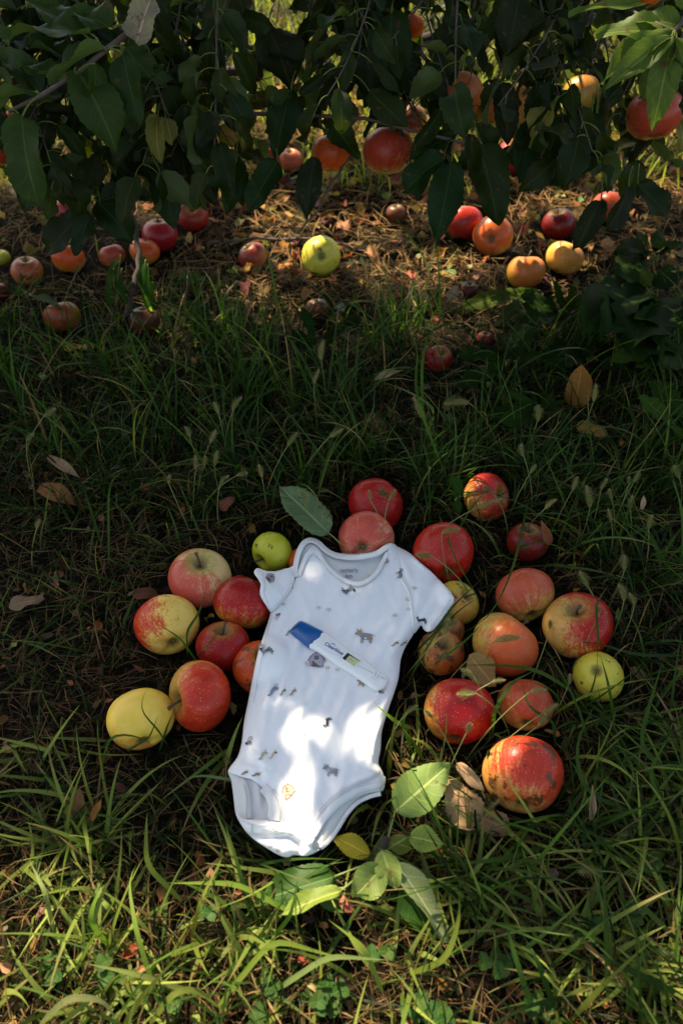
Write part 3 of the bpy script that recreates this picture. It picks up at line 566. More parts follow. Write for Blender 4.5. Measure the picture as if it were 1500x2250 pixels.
rb('neck_binding', [(648,1268),(650,1240),(656,1214),(667,1194),(682,1187),(699,1193),(717,1210),(739,1221),(768,1225),(797,1224),(826,1217),(846,1204),(858,1199),(868,1206),(872,1225),(877,1248),(886,1272),(899,1298)], 12, HF, suit, M_RIB, lift=.0009, high=.0009)
rb('neck_binding', [(657,1266),(662,1248),(671,1228),(681,1213),(692,1208),(701,1216),(712,1236),(728,1254),(747,1269),(768,1280),(786,1283),(804,1278),(828,1258),(842,1232),(851,1214)], 10, HF, suit, M_RIB, lift=.0008, high=.0011)
rb('leg_binding', [(578,1730),(592,1745),(601,1765),(605,1785),(604,1803)], 24, HF, suit, M_RIB, lift=.0005, high=.0009)
rb('leg_binding', [(838,1706),(836,1722),(812,1730),(778,1741),(742,1763),(713,1793),(697,1820)], 17, HF, suit, M_RIB, lift=.0005, high=.0010)
rb('leg_binding', [(836,1744),(812,1750),(784,1764),(762,1788),(742,1820),(722,1848),(704,1864)], 10, HB, suit, M_RIB, lift=.001, high=.0014)
rb('leg_binding', [(531,1714),(541,1730),(546,1755),(547,1798)], 14, HB, suit, M_COTIN, lift=.001, high=.0009)
st = MB()
def dash(path, w=1.1, lift=.0016, G=None, on=3.2, off=2.0):
    p = np.array(smooth_poly(path, 6, False)); s = np.concatenate([[0], np.cumsum(np.linalg.norm(np.diff(p, axis=0), axis=1))]); a = 0
    while a+on < s[-1]:
        q = [(np.interp(v, s, p[:, 0]), np.interp(v, s, p[:, 1])) for v in (a, a+on)]
        ribbon('', q, w, HF if G is None else G, None, None, lift=lift, high=.0003, k=1, m=st); a += on+off
dash([(664,1262),(675,1233),(687,1218),(703,1232),(724,1257),(747,1275),(768,1287),(786,1290),(806,1284),(833,1261),(852,1228)])
dash([(717,1217),(739,1228),(768,1232),(797,1231),(826,1224)], lift=.0026)
dash([(594,1738),(614,1762),(618,1785),(617,1806)]); dash([(600,1734),(619,1758),(623,1785),(622,1806)])
dash([(835,1698),(812,1716),(778,1728),(738,1752),(705,1786),(690,1812)]); dash([(834,1692),(812,1711),(776,1723),(733,1748),(699,1783)])
dash([(553,1810),(553,1834)], G=HFL); dash([(524,1798),(553,1812),(590,1814)], G=HFL); dash([(556,1832),(590,1836),(628,1832)], G=HFL)
dash([(578,1262),(583,1285),(581,1306),(592,1328)], lift=.003); dash([(988,1314),(976,1338),(946,1377)], lift=.003); dash([(536,1724),(541,1755),(541,1795)], G=HB, lift=.003)
rel(st.build('stitching', M_STI, suit))
def seam(path, lift=.0016): rb('seam', path, 3.2, HF, suit, M_RIB, lift=lift, high=.0007)
seam([(646,1272),(634,1300),(616,1324),(598,1342)], .0024); seam([(884,1274),(899,1304),(905,1340),(911,1386)], .0024); seam([(599,1352),(588,1385),(578,1425),(568,1480),(556,1545)], .0004)
# snaps: press stud rings on the flap
for sx, sy, rr in ((600, 1820, 8.5), (638, 1832, 6.5)):
    V = []; F = []; prof = [(1.0, 0), (.97, .0010), (.8, .0012), (.7, .0006), (.45, .0006), (.38, .0010), (.1, .0010)]
    for rad, h in prof:
        for a in np.linspace(0, 2*PI, 20, endpoint=False): V.append(cloth_pt([sx+rr*rad*.82*math.cos(a)], [sy+rr*rad*math.sin(a)], HFL, h+.0004)[0])
    for i in range(len(prof)-1):
        for j in range(20): F.append((i*20+j, (i+1)*20+j, (i+1)*20+(j+1) % 20, i*20+(j+1) % 20))
    F.append(tuple(range(120, 140)))
    rel(link('snap', pymesh('snap', V, F), plain('snap_metal', (.72, .72, .73), .35, .05, 100, .05), suit))
lt = MB()
for body, size, cx_, cy_, bold in (("carter's", 12.8, 766, 1257, .3), ('6m', 13, 766, 1269.5, .4)):
    V, F = text_polys(body, size, bold)
    lt.add(cloth_pt([cx_+x for x, y in V], [cy_-y+x*.0 for x, y in V], HB, .0016), F)
rel(lt.build('size_print', INK['navy'], suit, False))

# ------------------------------------------------------------ pregnancy test stick
def z6(x, y): return (620+x/6, 1350+y/6)
ZT = float(samp(HF, [700, 740, 790], [1395, 1430, 1470]).max()) + .0105
def zp(pts, z=None): p = [z6(*q) for q in pts]; return gpa([a for a, b in p], [b for a, b in p], ZT if z is None else z)
def slab(name, outline, mat, parent, depth=.0105, rings=((.0, -.5), (0, -.32), (.0008, -.16), (.0022, -.05), (.0045, .0)), extra=None):
    P = zp(outline)[:, :2]; area = sum(P[i][0]*P[(i+1) % len(P)][1]-P[(i+1) % len(P)][0]*P[i][1] for i in range(len(P)))
    if area < 0: P = P[::-1]
    n = len(P)
    def inset(e):
        Q = []
        for i in range(n):
            a = P[i]-P[i-1]; b = P[(i+1) % n]-P[i]; a = a/np.linalg.norm(a); b = b/np.linalg.norm(b)
            nrm = np.array([-(a[1]+b[1]), a[0]+b[0]]); nrm /= np.linalg.norm(nrm)+1e-9; Q.append(P[i]+nrm*e)
        return Q
    V = []; F = []; full = [(.0045, -1.15), (.0015, -.95)] + list(rings)
    for e, h in full:
        for q in inset(e): V.append((q[0], q[1], ZT+h*depth))
    for i in range(len(full)-1):
        for j in range(n): F.append((i*n+j, i*n+(j+1) % n, (i+1)*n+(j+1) % n, (i+1)*n+j))
    F.append(tuple(range(n))[::-1]); F.append(tuple((len(full)-1)*n+j for j in range(n)))
    return link(name, pymesh(name, V, F), mat, parent)
M_PLA = NT('white_plastic').set(base=(.80, .80, .78), rough=.32, spec=.5).m; M_BLU = NT('blue_plastic').set(base=(.005, .085, .28), rough=.26, spec=.5, coat=.3).m
M_LCD = NT('lcd').set(base=(.55, .56, .30), rough=.25).m; M_LCDK = NT('screen_dark').set(base=(.015, .025, .03), rough=.3).m; M_NAVY = NT('navy_ink').set(base=(.012, .03, .22), rough=.5).m  # near-black shared by the screen around the display and its letters
torg = Vector(gp(740, 1435, ZT-.010)); test = empty('pregnancy_test', torg)
tag(test, 'white plastic pregnancy test with a dark blue cap, lying on the bodysuit', 'pregnancy test'); LAND.append((745, 1435, 'pregnancy test'))
trel = lambda o: (setattr(o, 'location', -torg), o)[1]
BODY = smooth_poly([(551,222),(700,312),(860,428),(1000,520),(1150,628),(1300,738),(1385,825),(1394,866),(1347,942),(1262,980),(1186,960),(1105,895),(1005,824),(885,744),(745,661),(604,564),(474,472),(368,412),(338,378),(400,300),(470,205),(510,205)], 3)
CAP = smooth_poly([(549,215),(538,293),(498,338),(428,378),(347,404),(219,308),(110,219),(102,190),(122,160),(180,100),(225,70),(262,68),(330,98),(440,152)], 3)
trel(slab('body', BODY, M_PLA, test)); trel(slab('cap', CAP, M_BLU, test, .0112, ((0, -.5), (0, -.32), (.0009, -.14), (.0025, -.03), (.005, .06))))
def flat(name, pts, mat, h, thick=.0004):
    P = zp(pts, ZT+h); n = len(P); V = list(P)+[p-np.array([0, 0, thick]) for p in P]
    F = [tuple(range(n)), tuple(range(n, 2*n))[::-1]]+[(i, i+n, (i+1) % n+n, (i+1) % n) for i in range(n)]; return trel(link(name, pymesh(name, V, F, False), mat, test))
sf = flat('screen', [(862,500),(1026,610),(946,686),(786,580)], M_LCDK, .0003)
lc = flat('display', [(885,540),(1020,618),(946,682),(826,608)], M_LCD, .0006, .0002)
# window rim
rim = MB(); RP = zp([(862,496),(1032,611),(946,692),(779,580)], ZT+.0005); 
for i in range(4):
    v, f = tube([RP[i], RP[(i+1) % 4]], .0006, 6); rim.add(v, f)
trel(rim.build('window_frame', M_PLA, test))
ux = (zp([(790, 515)])[0]-zp([(552, 372)])[0]); ux = ux/np.linalg.norm(ux); uy = np.array([-ux[1], ux[0], 0]); mm = .001
V, F = text_polys('Clearblue', 5.6, .08); o0 = zp([(668, 468)])[0]
wd = max(v[0] for v in V)-min(v[0] for v in V); want = np.linalg.norm(zp([(795, 505)])[0]-zp([(552, 372)])[0])
kx = want/wd
lg = MB(); lg.add([o0+ux*x*kx+uy*y*kx+np.array([0, 0, .0003]) for x, y in V], F)
e0 = zp([(668, 408)])[0]+np.array([0, 0, .0003])
for i, a in enumerate(np.radians([158, 132, 108, 84, 60, 36, 14])):
    dr = ux*math.cos(a)+uy*math.sin(a); sd_ = ux*-math.sin(a)+uy*math.cos(a); L = 2.6*mm-.12*mm*i; r0 = 1.0*mm; wq = (.50-.045*i)*mm
    lg.add([e0+dr*r0, e0+dr*(r0+L*.6)+sd_*wq*.7, e0+dr*(r0+L), e0+dr*(r0+L*.6)-sd_*wq*.7], [(0, 3, 2, 1)])
trel(lg.build('lettering', M_NAVY, test, False))
V, F = text_polys('Pregnant', 1.0, .02); p0 = zp([(905, 605)])[0]; lw = MB(); wd = max(v[0] for v in V)-min(v[0] for v in V)
u2 = zp([(1020, 618)])[0]-zp([(885, 540)])[0]; u2 /= np.linalg.norm(u2); v2 = np.array([-u2[1], u2[0], 0])
lw.add([p0+u2*x/wd*.0050+v2*y/wd*.0060+np.array([0, 0, .0008]) for x, y in V], F); trel(lw.build('display_text', M_LCDK, test, False))
for k_, (a, b, c) in enumerate([((1222,728),(1238,790),(1128,838)),((1262,752),(1280,815),(1158,862)),((1300,782),(1318,850),(1188,888))]):
    P = [zp([q], ZT+.0002)[0] for q in (a, b, c)]; v, f = tube(bez(P[0], P[1], P[2], 10), [.0003]+[.0010]*8+[.0003], 6); trel(link('grip_ridge', pymesh('grip_ridge', v, f), M_PLA, test))
# ------------------------------------------------------------ leaves
def leaf_geo(base, dr, nrm, L, W, fold=.35, curl=.6, wave=.1, nl=12, nu=4, serr=.05, shape=0, seed=0, twist=0.0):
    """grid leaf; dr = direction of the midrib, nrm = upper side; curl bends the tip away from nrm"""
    dr = np.array(dr, float); dr /= np.linalg.norm(dr); nrm = np.array(nrm, float); nrm = nrm - dr*(nrm@dr); nrm /= np.linalg.norm(nrm)+1e-9; sd_ = np.cross(dr, nrm)
    t = np.linspace(0, 1, nl+1)
    if shape == 0: wp = (t+.004)**.58*(1-t)**.80*(1-.35*t**6); wp /= wp.max()                        # apple
    elif shape == 1: wp = (t+.004)**.8*(1-t)**.9; wp /= wp.max()                         # lance
    else: wp = ((t+.01)**.7*(1-t)**.45); wp = wp/wp.max()*(.62+.38*np.abs(np.sin(t*math.pi*4.5+.4)))   # lobed
    wp[0] = .03; wp[-1] = 0.0
    a = -curl*(t**1.3); ds = L/nl; px_ = np.concatenate([[0], np.cumsum(np.cos(a[:-1])*ds)]); pz = np.concatenate([[0], np.cumsum(np.sin(a[:-1])*ds)])
    u = np.linspace(-1, 1, nu+1); V = np.zeros((nl+1, nu+1, 3)); UV = np.zeros_like(V)
    for i in range(nl+1):
        w_ = wp[i]*W*.5*np.ones(nu+1)
        if serr: w_[[0, -1]] *= 1+serr*(1 if i % 2 else -1)
        lx = np.abs(u)*w_*math.cos(fold)*np.sign(u); lz = np.abs(u)*w_*math.sin(fold) + wave*W*.25*np.sin(t[i]*9+seed+u*1.7)*np.abs(u)**1.5
        tw = twist*t[i]; lx, lz = lx*math.cos(tw)-lz*math.sin(tw), lx*math.sin(tw)+lz*math.cos(tw)
        nz = np.array([-math.sin(a[i]), math.cos(a[i])])
        V[i] = np.array(base) + dr*(px_[i]+lz*nz[0])[:, None] + nrm*(pz[i]+lz*nz[1])[:, None] + sd_*lx[:, None]
        UV[i, :, 0] = u; UV[i, :, 1] = t[i]
    k = nu+1; F = [(i*k+j, i*k+j+1, (i+1)*k+j+1, (i+1)*k+j) for i in range(nl) for j in range(nu)]
    return V.reshape(-1, 3), np.array(F), UV.reshape(-1, 3)
class Leaves:
    def __init__(s): s.V = []; s.F = []; s.U = []; s.C = []; s.n = 0
    def add(s, col, *a, **k):
        V, F, U = leaf_geo(*a, **k); s.V.append(V); s.F.append(F+s.n); s.U.append(U); s.C.append(np.tile(np.array(col), (len(V), 1))); s.n += len(V)
    def tubes(s, m):
        if not m.V: return
        V = np.array(m.V); s.V.append(V); s.F.append(np.array(m.F)+s.n); s.U.append(np.tile([.6, 0, 0], (len(V), 1))); s.C.append(np.tile([.13, .16, .035], (len(V), 1))); s.n += len(V)
    def build(s, name, mat, parent=None):
        return link(name, npmesh(name, np.concatenate(s.V), np.concatenate(s.F), np.concatenate(s.C), np.concatenate(s.U)), mat, parent)
def gcol(v=.3, base=(.02, .04, .006)):
    k = random.uniform(1-v, 1+v); return (base[0]*k*random.uniform(.85, 1.35), base[1]*k, base[2]*k*random.uniform(.8, 1.2))

# ------------------------------------------------------------ the apple tree: trunk, limbs, hanging shoots in view, crown overhead
tree = empty('apple_tree', (1.75, 2.35, 0))
tag(tree, 'leafy apple tree whose low branches hang across the top of the picture', 'apple tree')
T0 = np.array([1.75, 2.35, 0.0]); trl = lambda o: (setattr(o, 'location', -Vector(T0)), o)[1]
v, f = tube([T0, T0+[-.03, .02, .4], T0+[.02, -.03, .8], T0+[-.1, -.02, 1.25], T0+[-.25, -.05, 1.9], T0+[-.3, .1, 3.0]], [.085, .066, .06, .055, .045, .02], 12); trl(link('trunk', pymesh('trunk', v, f), M_BARK, tree))
LIMBS = [[(1.68, 2.32, .95), (1.1, 2.0, 1.05), (.4, 1.7, .98), (-.4, 1.6, .92), (-1.2, 1.55, .95)],
         [(1.6, 2.3, 1.5), (.9, 2.2, 1.75), (0, 2.1, 1.8), (-.9, 2.2, 1.7)],
         [(1.5, 2.35, 2.2), (.8, 2.4, 2.5), (0, 2.6, 2.6), (-1.0, 2.7, 2.4)],
         [(1.65, 2.3, 1.3), (1.3, 1.6, 1.5), (.9, .9, 1.55), (.5, .5, 1.5)],
         [(1.7, 2.3, .75), (1.2, 1.9, .62), (.75, 1.72, .42), (.30, 1.70, .36), (-.28, 1.74, .27), (-.55, 1.72, .22)]]
for Lb in LIMBS:
    P = smooth_poly3 = [np.array(p) for p in Lb]; Q = []
    for i in range(len(P)-1):
        for tt in np.linspace(0, 1, 6)[:-1]: Q.append(P[i]*(1-tt)+P[i+1]*tt + rng.normal(0, .008, 3))
    Q.append(P[-1]); v, f = tube(Q, list(np.linspace(.022, .006, len(Q))), 8); trl(link('branch', pymesh('branch', v, f), M_BARK, tree))
def pathpts(P, n):
    P = [np.array(p, float) for p in P]; s = np.concatenate([[0], np.cumsum([np.linalg.norm(b-a) for a, b in zip(P[:-1], P[1:])])]); P = np.array(P)
    return [np.array([np.interp(q, s, P[:, k]) for k in range(3)]) for q in np.linspace(0, s[-1], n)], s[-1]
def hang_cover(q, dr):
    x, y, dz = proj(q+np.array(dr)/np.linalg.norm(dr)*.035)
    for c, r, g in SPH[N_GROUND:]:
        cx_, cy_, cd = proj(c)
        if dz[0] < cd[0] and math.hypot(x[0]-cx_[0], y[0]-cy_[0]) < r*FPX/cd[0]*.9: return True
    return False
def shoot(P, rad=.0016, spacing=.026, Lr=(.055, .09), leafiness=1.0, base=(.045, .085, .018), skip=0.0, keep=lambda p: True, seed=0, down=.9, mat=None, rstart=None, far=False):
    pts, ln = pathpts(P, max(4, int(sum(np.linalg.norm(np.array(b)-np.array(a)) for a, b in zip(P[:-1], P[1:]))/.03)))
    v, f = tube(pts, list(np.linspace(rstart or rad*1.6, rad*.5, len(pts))), 6); br = trl(link('branch', pymesh('branch', v, f), M_TWIG, tree))
    LV = Leaves(); PT = MB(); n = int(ln/spacing*leafiness); az = random.uniform(0, 6)
    nodes, _ = pathpts(pts, max(n, 2)); cnt = 0
    for i, p in enumerate(nodes):
        if i < skip*n: continue
        t_ = (pts[min(len(pts)-1, int(i/len(nodes)*len(pts))+1)]-pts[max(0, int(i/len(nodes)*len(pts))-1)]); t_ /= np.linalg.norm(t_)+1e-9
        for rep in range(1 if random.random() < .6 else 2):
            az += 2.4; out = np.array([math.cos(az), math.sin(az), random.uniform(-.2, .6)]); out += t_*.6; out /= np.linalg.norm(out)
            pl = random.uniform(.015, .03); q = p+out*pl+np.array([0, 0, -.004])
            if not keep(q): continue
            px, py, dz = proj(q)
            if (py[0] < -60 or px[0] < -60 or px[0] > 1560 or far) and blocks_light(q): continue
            dr = out*random.uniform(.4, 1.5)+np.array([0, 0, -down*random.uniform(-.2, 1.4)]); nr_ = out*.7+np.array([0, -.15, .8])+rng.normal(0, .55, 3)
            if hang_cover(q, dr) and random.random() < .72: continue
            L = random.uniform(*Lr); col = gcol(.35, base)
            if random.random() < .05: col = (.16, .15, .03)
            LV.add(col, q, dr, nr_, L, L*random.uniform(.48, .62), fold=random.uniform(.1, .9), curl=random.uniform(-.6, 2.1), wave=random.uniform(.2, .8), nl=12, seed=random.uniform(0, 6), twist=random.uniform(-.5, .5)); cnt += 1
            v, f = tube(bez(p, p+out*pl*.6+np.array([0, 0, .004]), q, 4), .0008, 4, False); PT.add(v, f)
    if cnt:
        LV.tubes(PT); o = LV.build('foliage', M_LEAF, br)
    return br
# how low the foliage hangs, read off the photograph: x -> y of the lowest tips
CX = [-80, 0, 60, 120, 180, 240, 300, 350, 430, 500, 560, 600, 640, 680, 730, 790, 840, 900, 950, 1000, 1060, 1120, 1170, 1220, 1270, 1330, 1400, 1460, 1500, 1580]
CY = [420, 400, 450, 500, 520, 470, 490, 500, 480, 460, 430, 350, 340, 370, 330, 290, 270, 330, 450, 400, 430, 350, 320, 370, 480, 390, 450, 420, 320, 300]
low = lambda x: float(np.interp(x, CX, CY))
def smooth3(P): return [np.array(q) for q in zip(*[np.interp(np.linspace(0, 1, 40), np.linspace(0, 1, len(P)), [p[k] for p in P]) for k in range(3)])][::1] if 0 else [((1-t)**3*P[0]+3*t*(1-t)**2*P[1]+3*t*t*(1-t)*P[2]+t**3*P[3]) for t in np.linspace(0, 1, 16)]
xs_ = list(np.arange(-70, 1580, 37))
for i, x in enumerate(xs_):
    for layer in range(2):
        d0 = random.uniform(1.02, 1.3) if layer == 0 else random.uniform(1.28, 1.5)
        ex = x+random.uniform(-30, 30); ey = low(ex)-95-random.uniform(0, 60) if layer == 0 else low(ex)-120-random.uniform(0, 170)
        if ey < 40: ey = 40
        ey0 = ey*random.uniform(.1, .5); d1 = d0+random.uniform(-.05, .08)
        sx = ex+random.uniform(-340, 340)
        P = smooth3([dp(sx, -230, d0+.12), dp(sx*.75+ex*.25, -60, d0+.03), dp(sx*.35+ex*.65+random.uniform(-30, 30), ey*.45, d0), dp(ex, ey, d1)])
        shoot(P, spacing=.026 if layer == 0 else .03, leafiness=1.15 if layer == 0 else .6, skip=.15, Lr=(.04, .078), base=(.013, .025, .003) if layer == 0 else (.025, .038, .004), far=layer == 1)
# the twig at upper left and the light green cluster at upper right, leaf by leaf
def hero(LV, PT, bx, by, tx, ty, d, W, nr=(0, .1, 1), dd=0.0, col=None, node=None, fold=.35, curl=.5, wave=.55, tw=0., **k):
    b = dp(bx, by, d); t_ = dp(tx, ty, d+dd); L = np.linalg.norm(t_-b)*1.06; n_ = np.array(view_vec(nr))
    LV.add(col or gcol(.2), b, t_-b, n_, L, W*d/FPX, fold=fold*random.uniform(.6, 1.7), curl=curl*random.uniform(0, 2), wave=wave, nl=20, nu=6, seed=random.uniform(0, 6), serr=.035, twist=tw, **k)
    if node is not None: v, f = tube(bez(node, (np.array(node)+b)/2+np.array([0, 0, .006]), b, 5), .0009, 5, False); PT.add(v, f)
nd = lambda x, y, d: dp(x, y, d)
P = [dp(330, 20, 1.02), dp(290, 66, 1.0), dp(230, 112, .98), dp(165, 165, .97), (dp(88, 212, .96)), dp(20, 245, .97)]
v, f = tube(P, [.004, .0038, .0034, .003, .0028, .0022], 8); br = trl(link('branch', pymesh('branch', v, f), M_TWIG, tree)); LV = Leaves(); PT = MB()
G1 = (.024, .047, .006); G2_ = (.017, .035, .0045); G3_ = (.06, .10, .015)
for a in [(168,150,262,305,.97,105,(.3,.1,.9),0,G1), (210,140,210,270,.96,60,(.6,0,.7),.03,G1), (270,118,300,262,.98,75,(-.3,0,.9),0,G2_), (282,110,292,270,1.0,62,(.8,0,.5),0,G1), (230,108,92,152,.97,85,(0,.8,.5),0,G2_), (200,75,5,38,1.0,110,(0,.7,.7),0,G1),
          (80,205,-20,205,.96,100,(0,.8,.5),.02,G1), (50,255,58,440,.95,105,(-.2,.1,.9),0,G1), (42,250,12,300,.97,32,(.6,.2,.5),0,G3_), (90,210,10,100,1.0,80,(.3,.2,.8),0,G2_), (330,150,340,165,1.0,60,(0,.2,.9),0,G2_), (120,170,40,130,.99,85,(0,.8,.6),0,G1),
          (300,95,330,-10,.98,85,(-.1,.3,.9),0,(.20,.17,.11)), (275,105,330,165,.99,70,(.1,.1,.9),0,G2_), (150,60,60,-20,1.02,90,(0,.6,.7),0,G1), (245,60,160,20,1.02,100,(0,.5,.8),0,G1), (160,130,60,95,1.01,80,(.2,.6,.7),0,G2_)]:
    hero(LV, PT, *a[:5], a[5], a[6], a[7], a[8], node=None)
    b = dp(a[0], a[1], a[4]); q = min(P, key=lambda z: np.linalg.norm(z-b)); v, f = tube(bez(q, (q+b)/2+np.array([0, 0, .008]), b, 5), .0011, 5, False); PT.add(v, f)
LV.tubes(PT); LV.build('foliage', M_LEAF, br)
P = [dp(1530, -30, .98), dp(1505, 40, .97), dp(1478, 72, .96), dp(1440, 50, .97), dp(1380, 20, 1.0)]
v, f = tube(P, [.004, .0035, .003, .002, .0015], 8); br = trl(link('branch', pymesh('branch', v, f), M_TWIG, tree)); LV = Leaves(); PT = MB()
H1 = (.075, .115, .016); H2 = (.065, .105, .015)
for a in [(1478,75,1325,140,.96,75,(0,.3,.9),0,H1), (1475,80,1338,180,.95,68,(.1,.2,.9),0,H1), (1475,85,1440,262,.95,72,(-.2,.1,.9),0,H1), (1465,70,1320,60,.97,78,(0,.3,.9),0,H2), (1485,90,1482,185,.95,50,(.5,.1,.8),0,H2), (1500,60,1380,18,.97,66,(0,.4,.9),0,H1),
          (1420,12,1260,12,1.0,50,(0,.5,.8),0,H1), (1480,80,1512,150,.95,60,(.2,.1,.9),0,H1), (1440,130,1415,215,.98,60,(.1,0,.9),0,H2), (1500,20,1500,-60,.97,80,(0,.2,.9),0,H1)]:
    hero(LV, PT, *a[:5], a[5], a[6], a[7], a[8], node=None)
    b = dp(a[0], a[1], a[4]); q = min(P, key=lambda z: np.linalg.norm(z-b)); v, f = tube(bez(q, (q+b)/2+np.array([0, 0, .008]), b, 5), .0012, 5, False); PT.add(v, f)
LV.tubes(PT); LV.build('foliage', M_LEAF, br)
# single dark leaves that outline the lower edge
P = [dp(540, 250, 1.16), dp(620, 250, 1.15), dp(800, 260, 1.14), dp(1000, 310, 1.13), dp(1060, 330, 1.14)]
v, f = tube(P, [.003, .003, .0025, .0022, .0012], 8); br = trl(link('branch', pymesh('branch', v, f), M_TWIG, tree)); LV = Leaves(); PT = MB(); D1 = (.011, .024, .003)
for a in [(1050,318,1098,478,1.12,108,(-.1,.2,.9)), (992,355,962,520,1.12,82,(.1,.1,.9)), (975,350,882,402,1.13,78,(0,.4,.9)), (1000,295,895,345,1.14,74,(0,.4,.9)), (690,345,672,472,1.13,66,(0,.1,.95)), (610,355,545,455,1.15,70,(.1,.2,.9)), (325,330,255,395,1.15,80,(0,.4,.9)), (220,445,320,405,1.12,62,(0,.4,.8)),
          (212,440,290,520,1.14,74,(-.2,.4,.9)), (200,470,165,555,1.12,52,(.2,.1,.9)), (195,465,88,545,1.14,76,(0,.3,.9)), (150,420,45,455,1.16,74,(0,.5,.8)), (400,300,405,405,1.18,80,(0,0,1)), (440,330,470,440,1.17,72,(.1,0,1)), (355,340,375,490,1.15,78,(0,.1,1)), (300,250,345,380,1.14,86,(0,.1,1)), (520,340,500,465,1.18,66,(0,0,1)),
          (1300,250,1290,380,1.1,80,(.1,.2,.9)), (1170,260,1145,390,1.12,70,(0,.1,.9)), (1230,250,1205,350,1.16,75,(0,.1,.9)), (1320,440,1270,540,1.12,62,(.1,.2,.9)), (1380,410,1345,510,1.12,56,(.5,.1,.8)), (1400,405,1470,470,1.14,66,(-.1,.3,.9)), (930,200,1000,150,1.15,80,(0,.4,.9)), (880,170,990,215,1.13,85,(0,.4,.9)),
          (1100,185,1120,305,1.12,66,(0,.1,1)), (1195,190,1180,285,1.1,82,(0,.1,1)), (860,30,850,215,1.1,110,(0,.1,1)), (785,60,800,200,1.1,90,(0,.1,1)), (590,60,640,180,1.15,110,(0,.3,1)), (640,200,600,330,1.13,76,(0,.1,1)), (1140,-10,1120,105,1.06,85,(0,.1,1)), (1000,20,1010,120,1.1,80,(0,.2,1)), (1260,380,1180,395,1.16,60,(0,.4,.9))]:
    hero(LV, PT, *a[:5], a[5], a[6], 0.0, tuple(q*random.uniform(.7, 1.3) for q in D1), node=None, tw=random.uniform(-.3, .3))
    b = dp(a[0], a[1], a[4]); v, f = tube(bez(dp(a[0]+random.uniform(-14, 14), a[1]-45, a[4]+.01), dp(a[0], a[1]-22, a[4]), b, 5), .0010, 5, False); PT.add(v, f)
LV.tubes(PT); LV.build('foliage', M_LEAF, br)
# crown overhead, above the picture: it throws the shade, with gaps where the photo shows sun
LV = Leaves(); tries = 0; kept = 0
NC = 44000
for i in range(NC):
    g = np.array([random.uniform(-1.7, 1.8), random.uniform(-.2, 2.75) if random.random() < .93 else random.uniform(2.7, 3.6), .05]); h = random.uniform(1.35, 3.2); t_ = h/SUND.z; p = g+np.array([SUND.x*t_, SUND.y*t_, h])
    if p[2] < .95 or p[1] < .15: continue
    if blocks_light(p): continue
    L = random.uniform(.055, .085); a = random.uniform(0, 6.28); LV.add(gcol(.3), p-np.array([math.cos(a), math.sin(a), -.2])*L*.5, (math.cos(a), math.sin(a), random.uniform(-.9, .2)), (rng.normal(0, .4), rng.normal(0, .4), 1), L, L*.62, fold=.25, curl=.4, wave=0, nl=4, nu=2, serr=0); kept += 1
print('crown leaves', kept)
trl(LV.build('crown', M_LEAF, tree))
# stalks the hanging apples are held by
for c, r, g in SPH[N_GROUND:]:
    v, f = tube(bez(c+[0, 0, r*.5], c+[.01, 0, r*1.6], c+[.02, .03, r*3.2], 6), .0018, 6); trl(link('branch', pymesh('branch', v, f), M_TWIG, tree))

# ------------------------------------------------------------ masks: where grass must not lie over things
MK = 4; mw, mh = 1500//MK+120, 2250//MK+60; MX0, MY0 = -240, -120
mxx, myy = np.meshgrid(MX0+np.arange(mw)*MK, MY0+np.arange(mh)*MK)
BLK = np.where(inpoly(mxx, myy, OUT) , 1.0, 0.0)
for c, r, g in SPH[:N_GROUND]:
    x, y, dz = proj(c); rp = r*FPX/dz[0]*1.0; BLK = np.maximum(BLK, np.where(np.hypot(mxx-x, myy-y) < rp, 1-g, 0))
def cover(P):
    x, y, dz = proj(P); i = np.clip(((x-MX0)/MK).astype(int), 0, mw-1); j = np.clip(((y-MY0)/MK).astype(int), 0, mh-1); return BLK[j, i]
sc_ = np.array([s[0] for s in SPH[:N_GROUND]]); sr_ = np.array([s[1] for s in SPH[:N_GROUND]])
suit_poly = gpa([p[0] for p in OUT], [p[1] for p in OUT], .03)[:, :2]
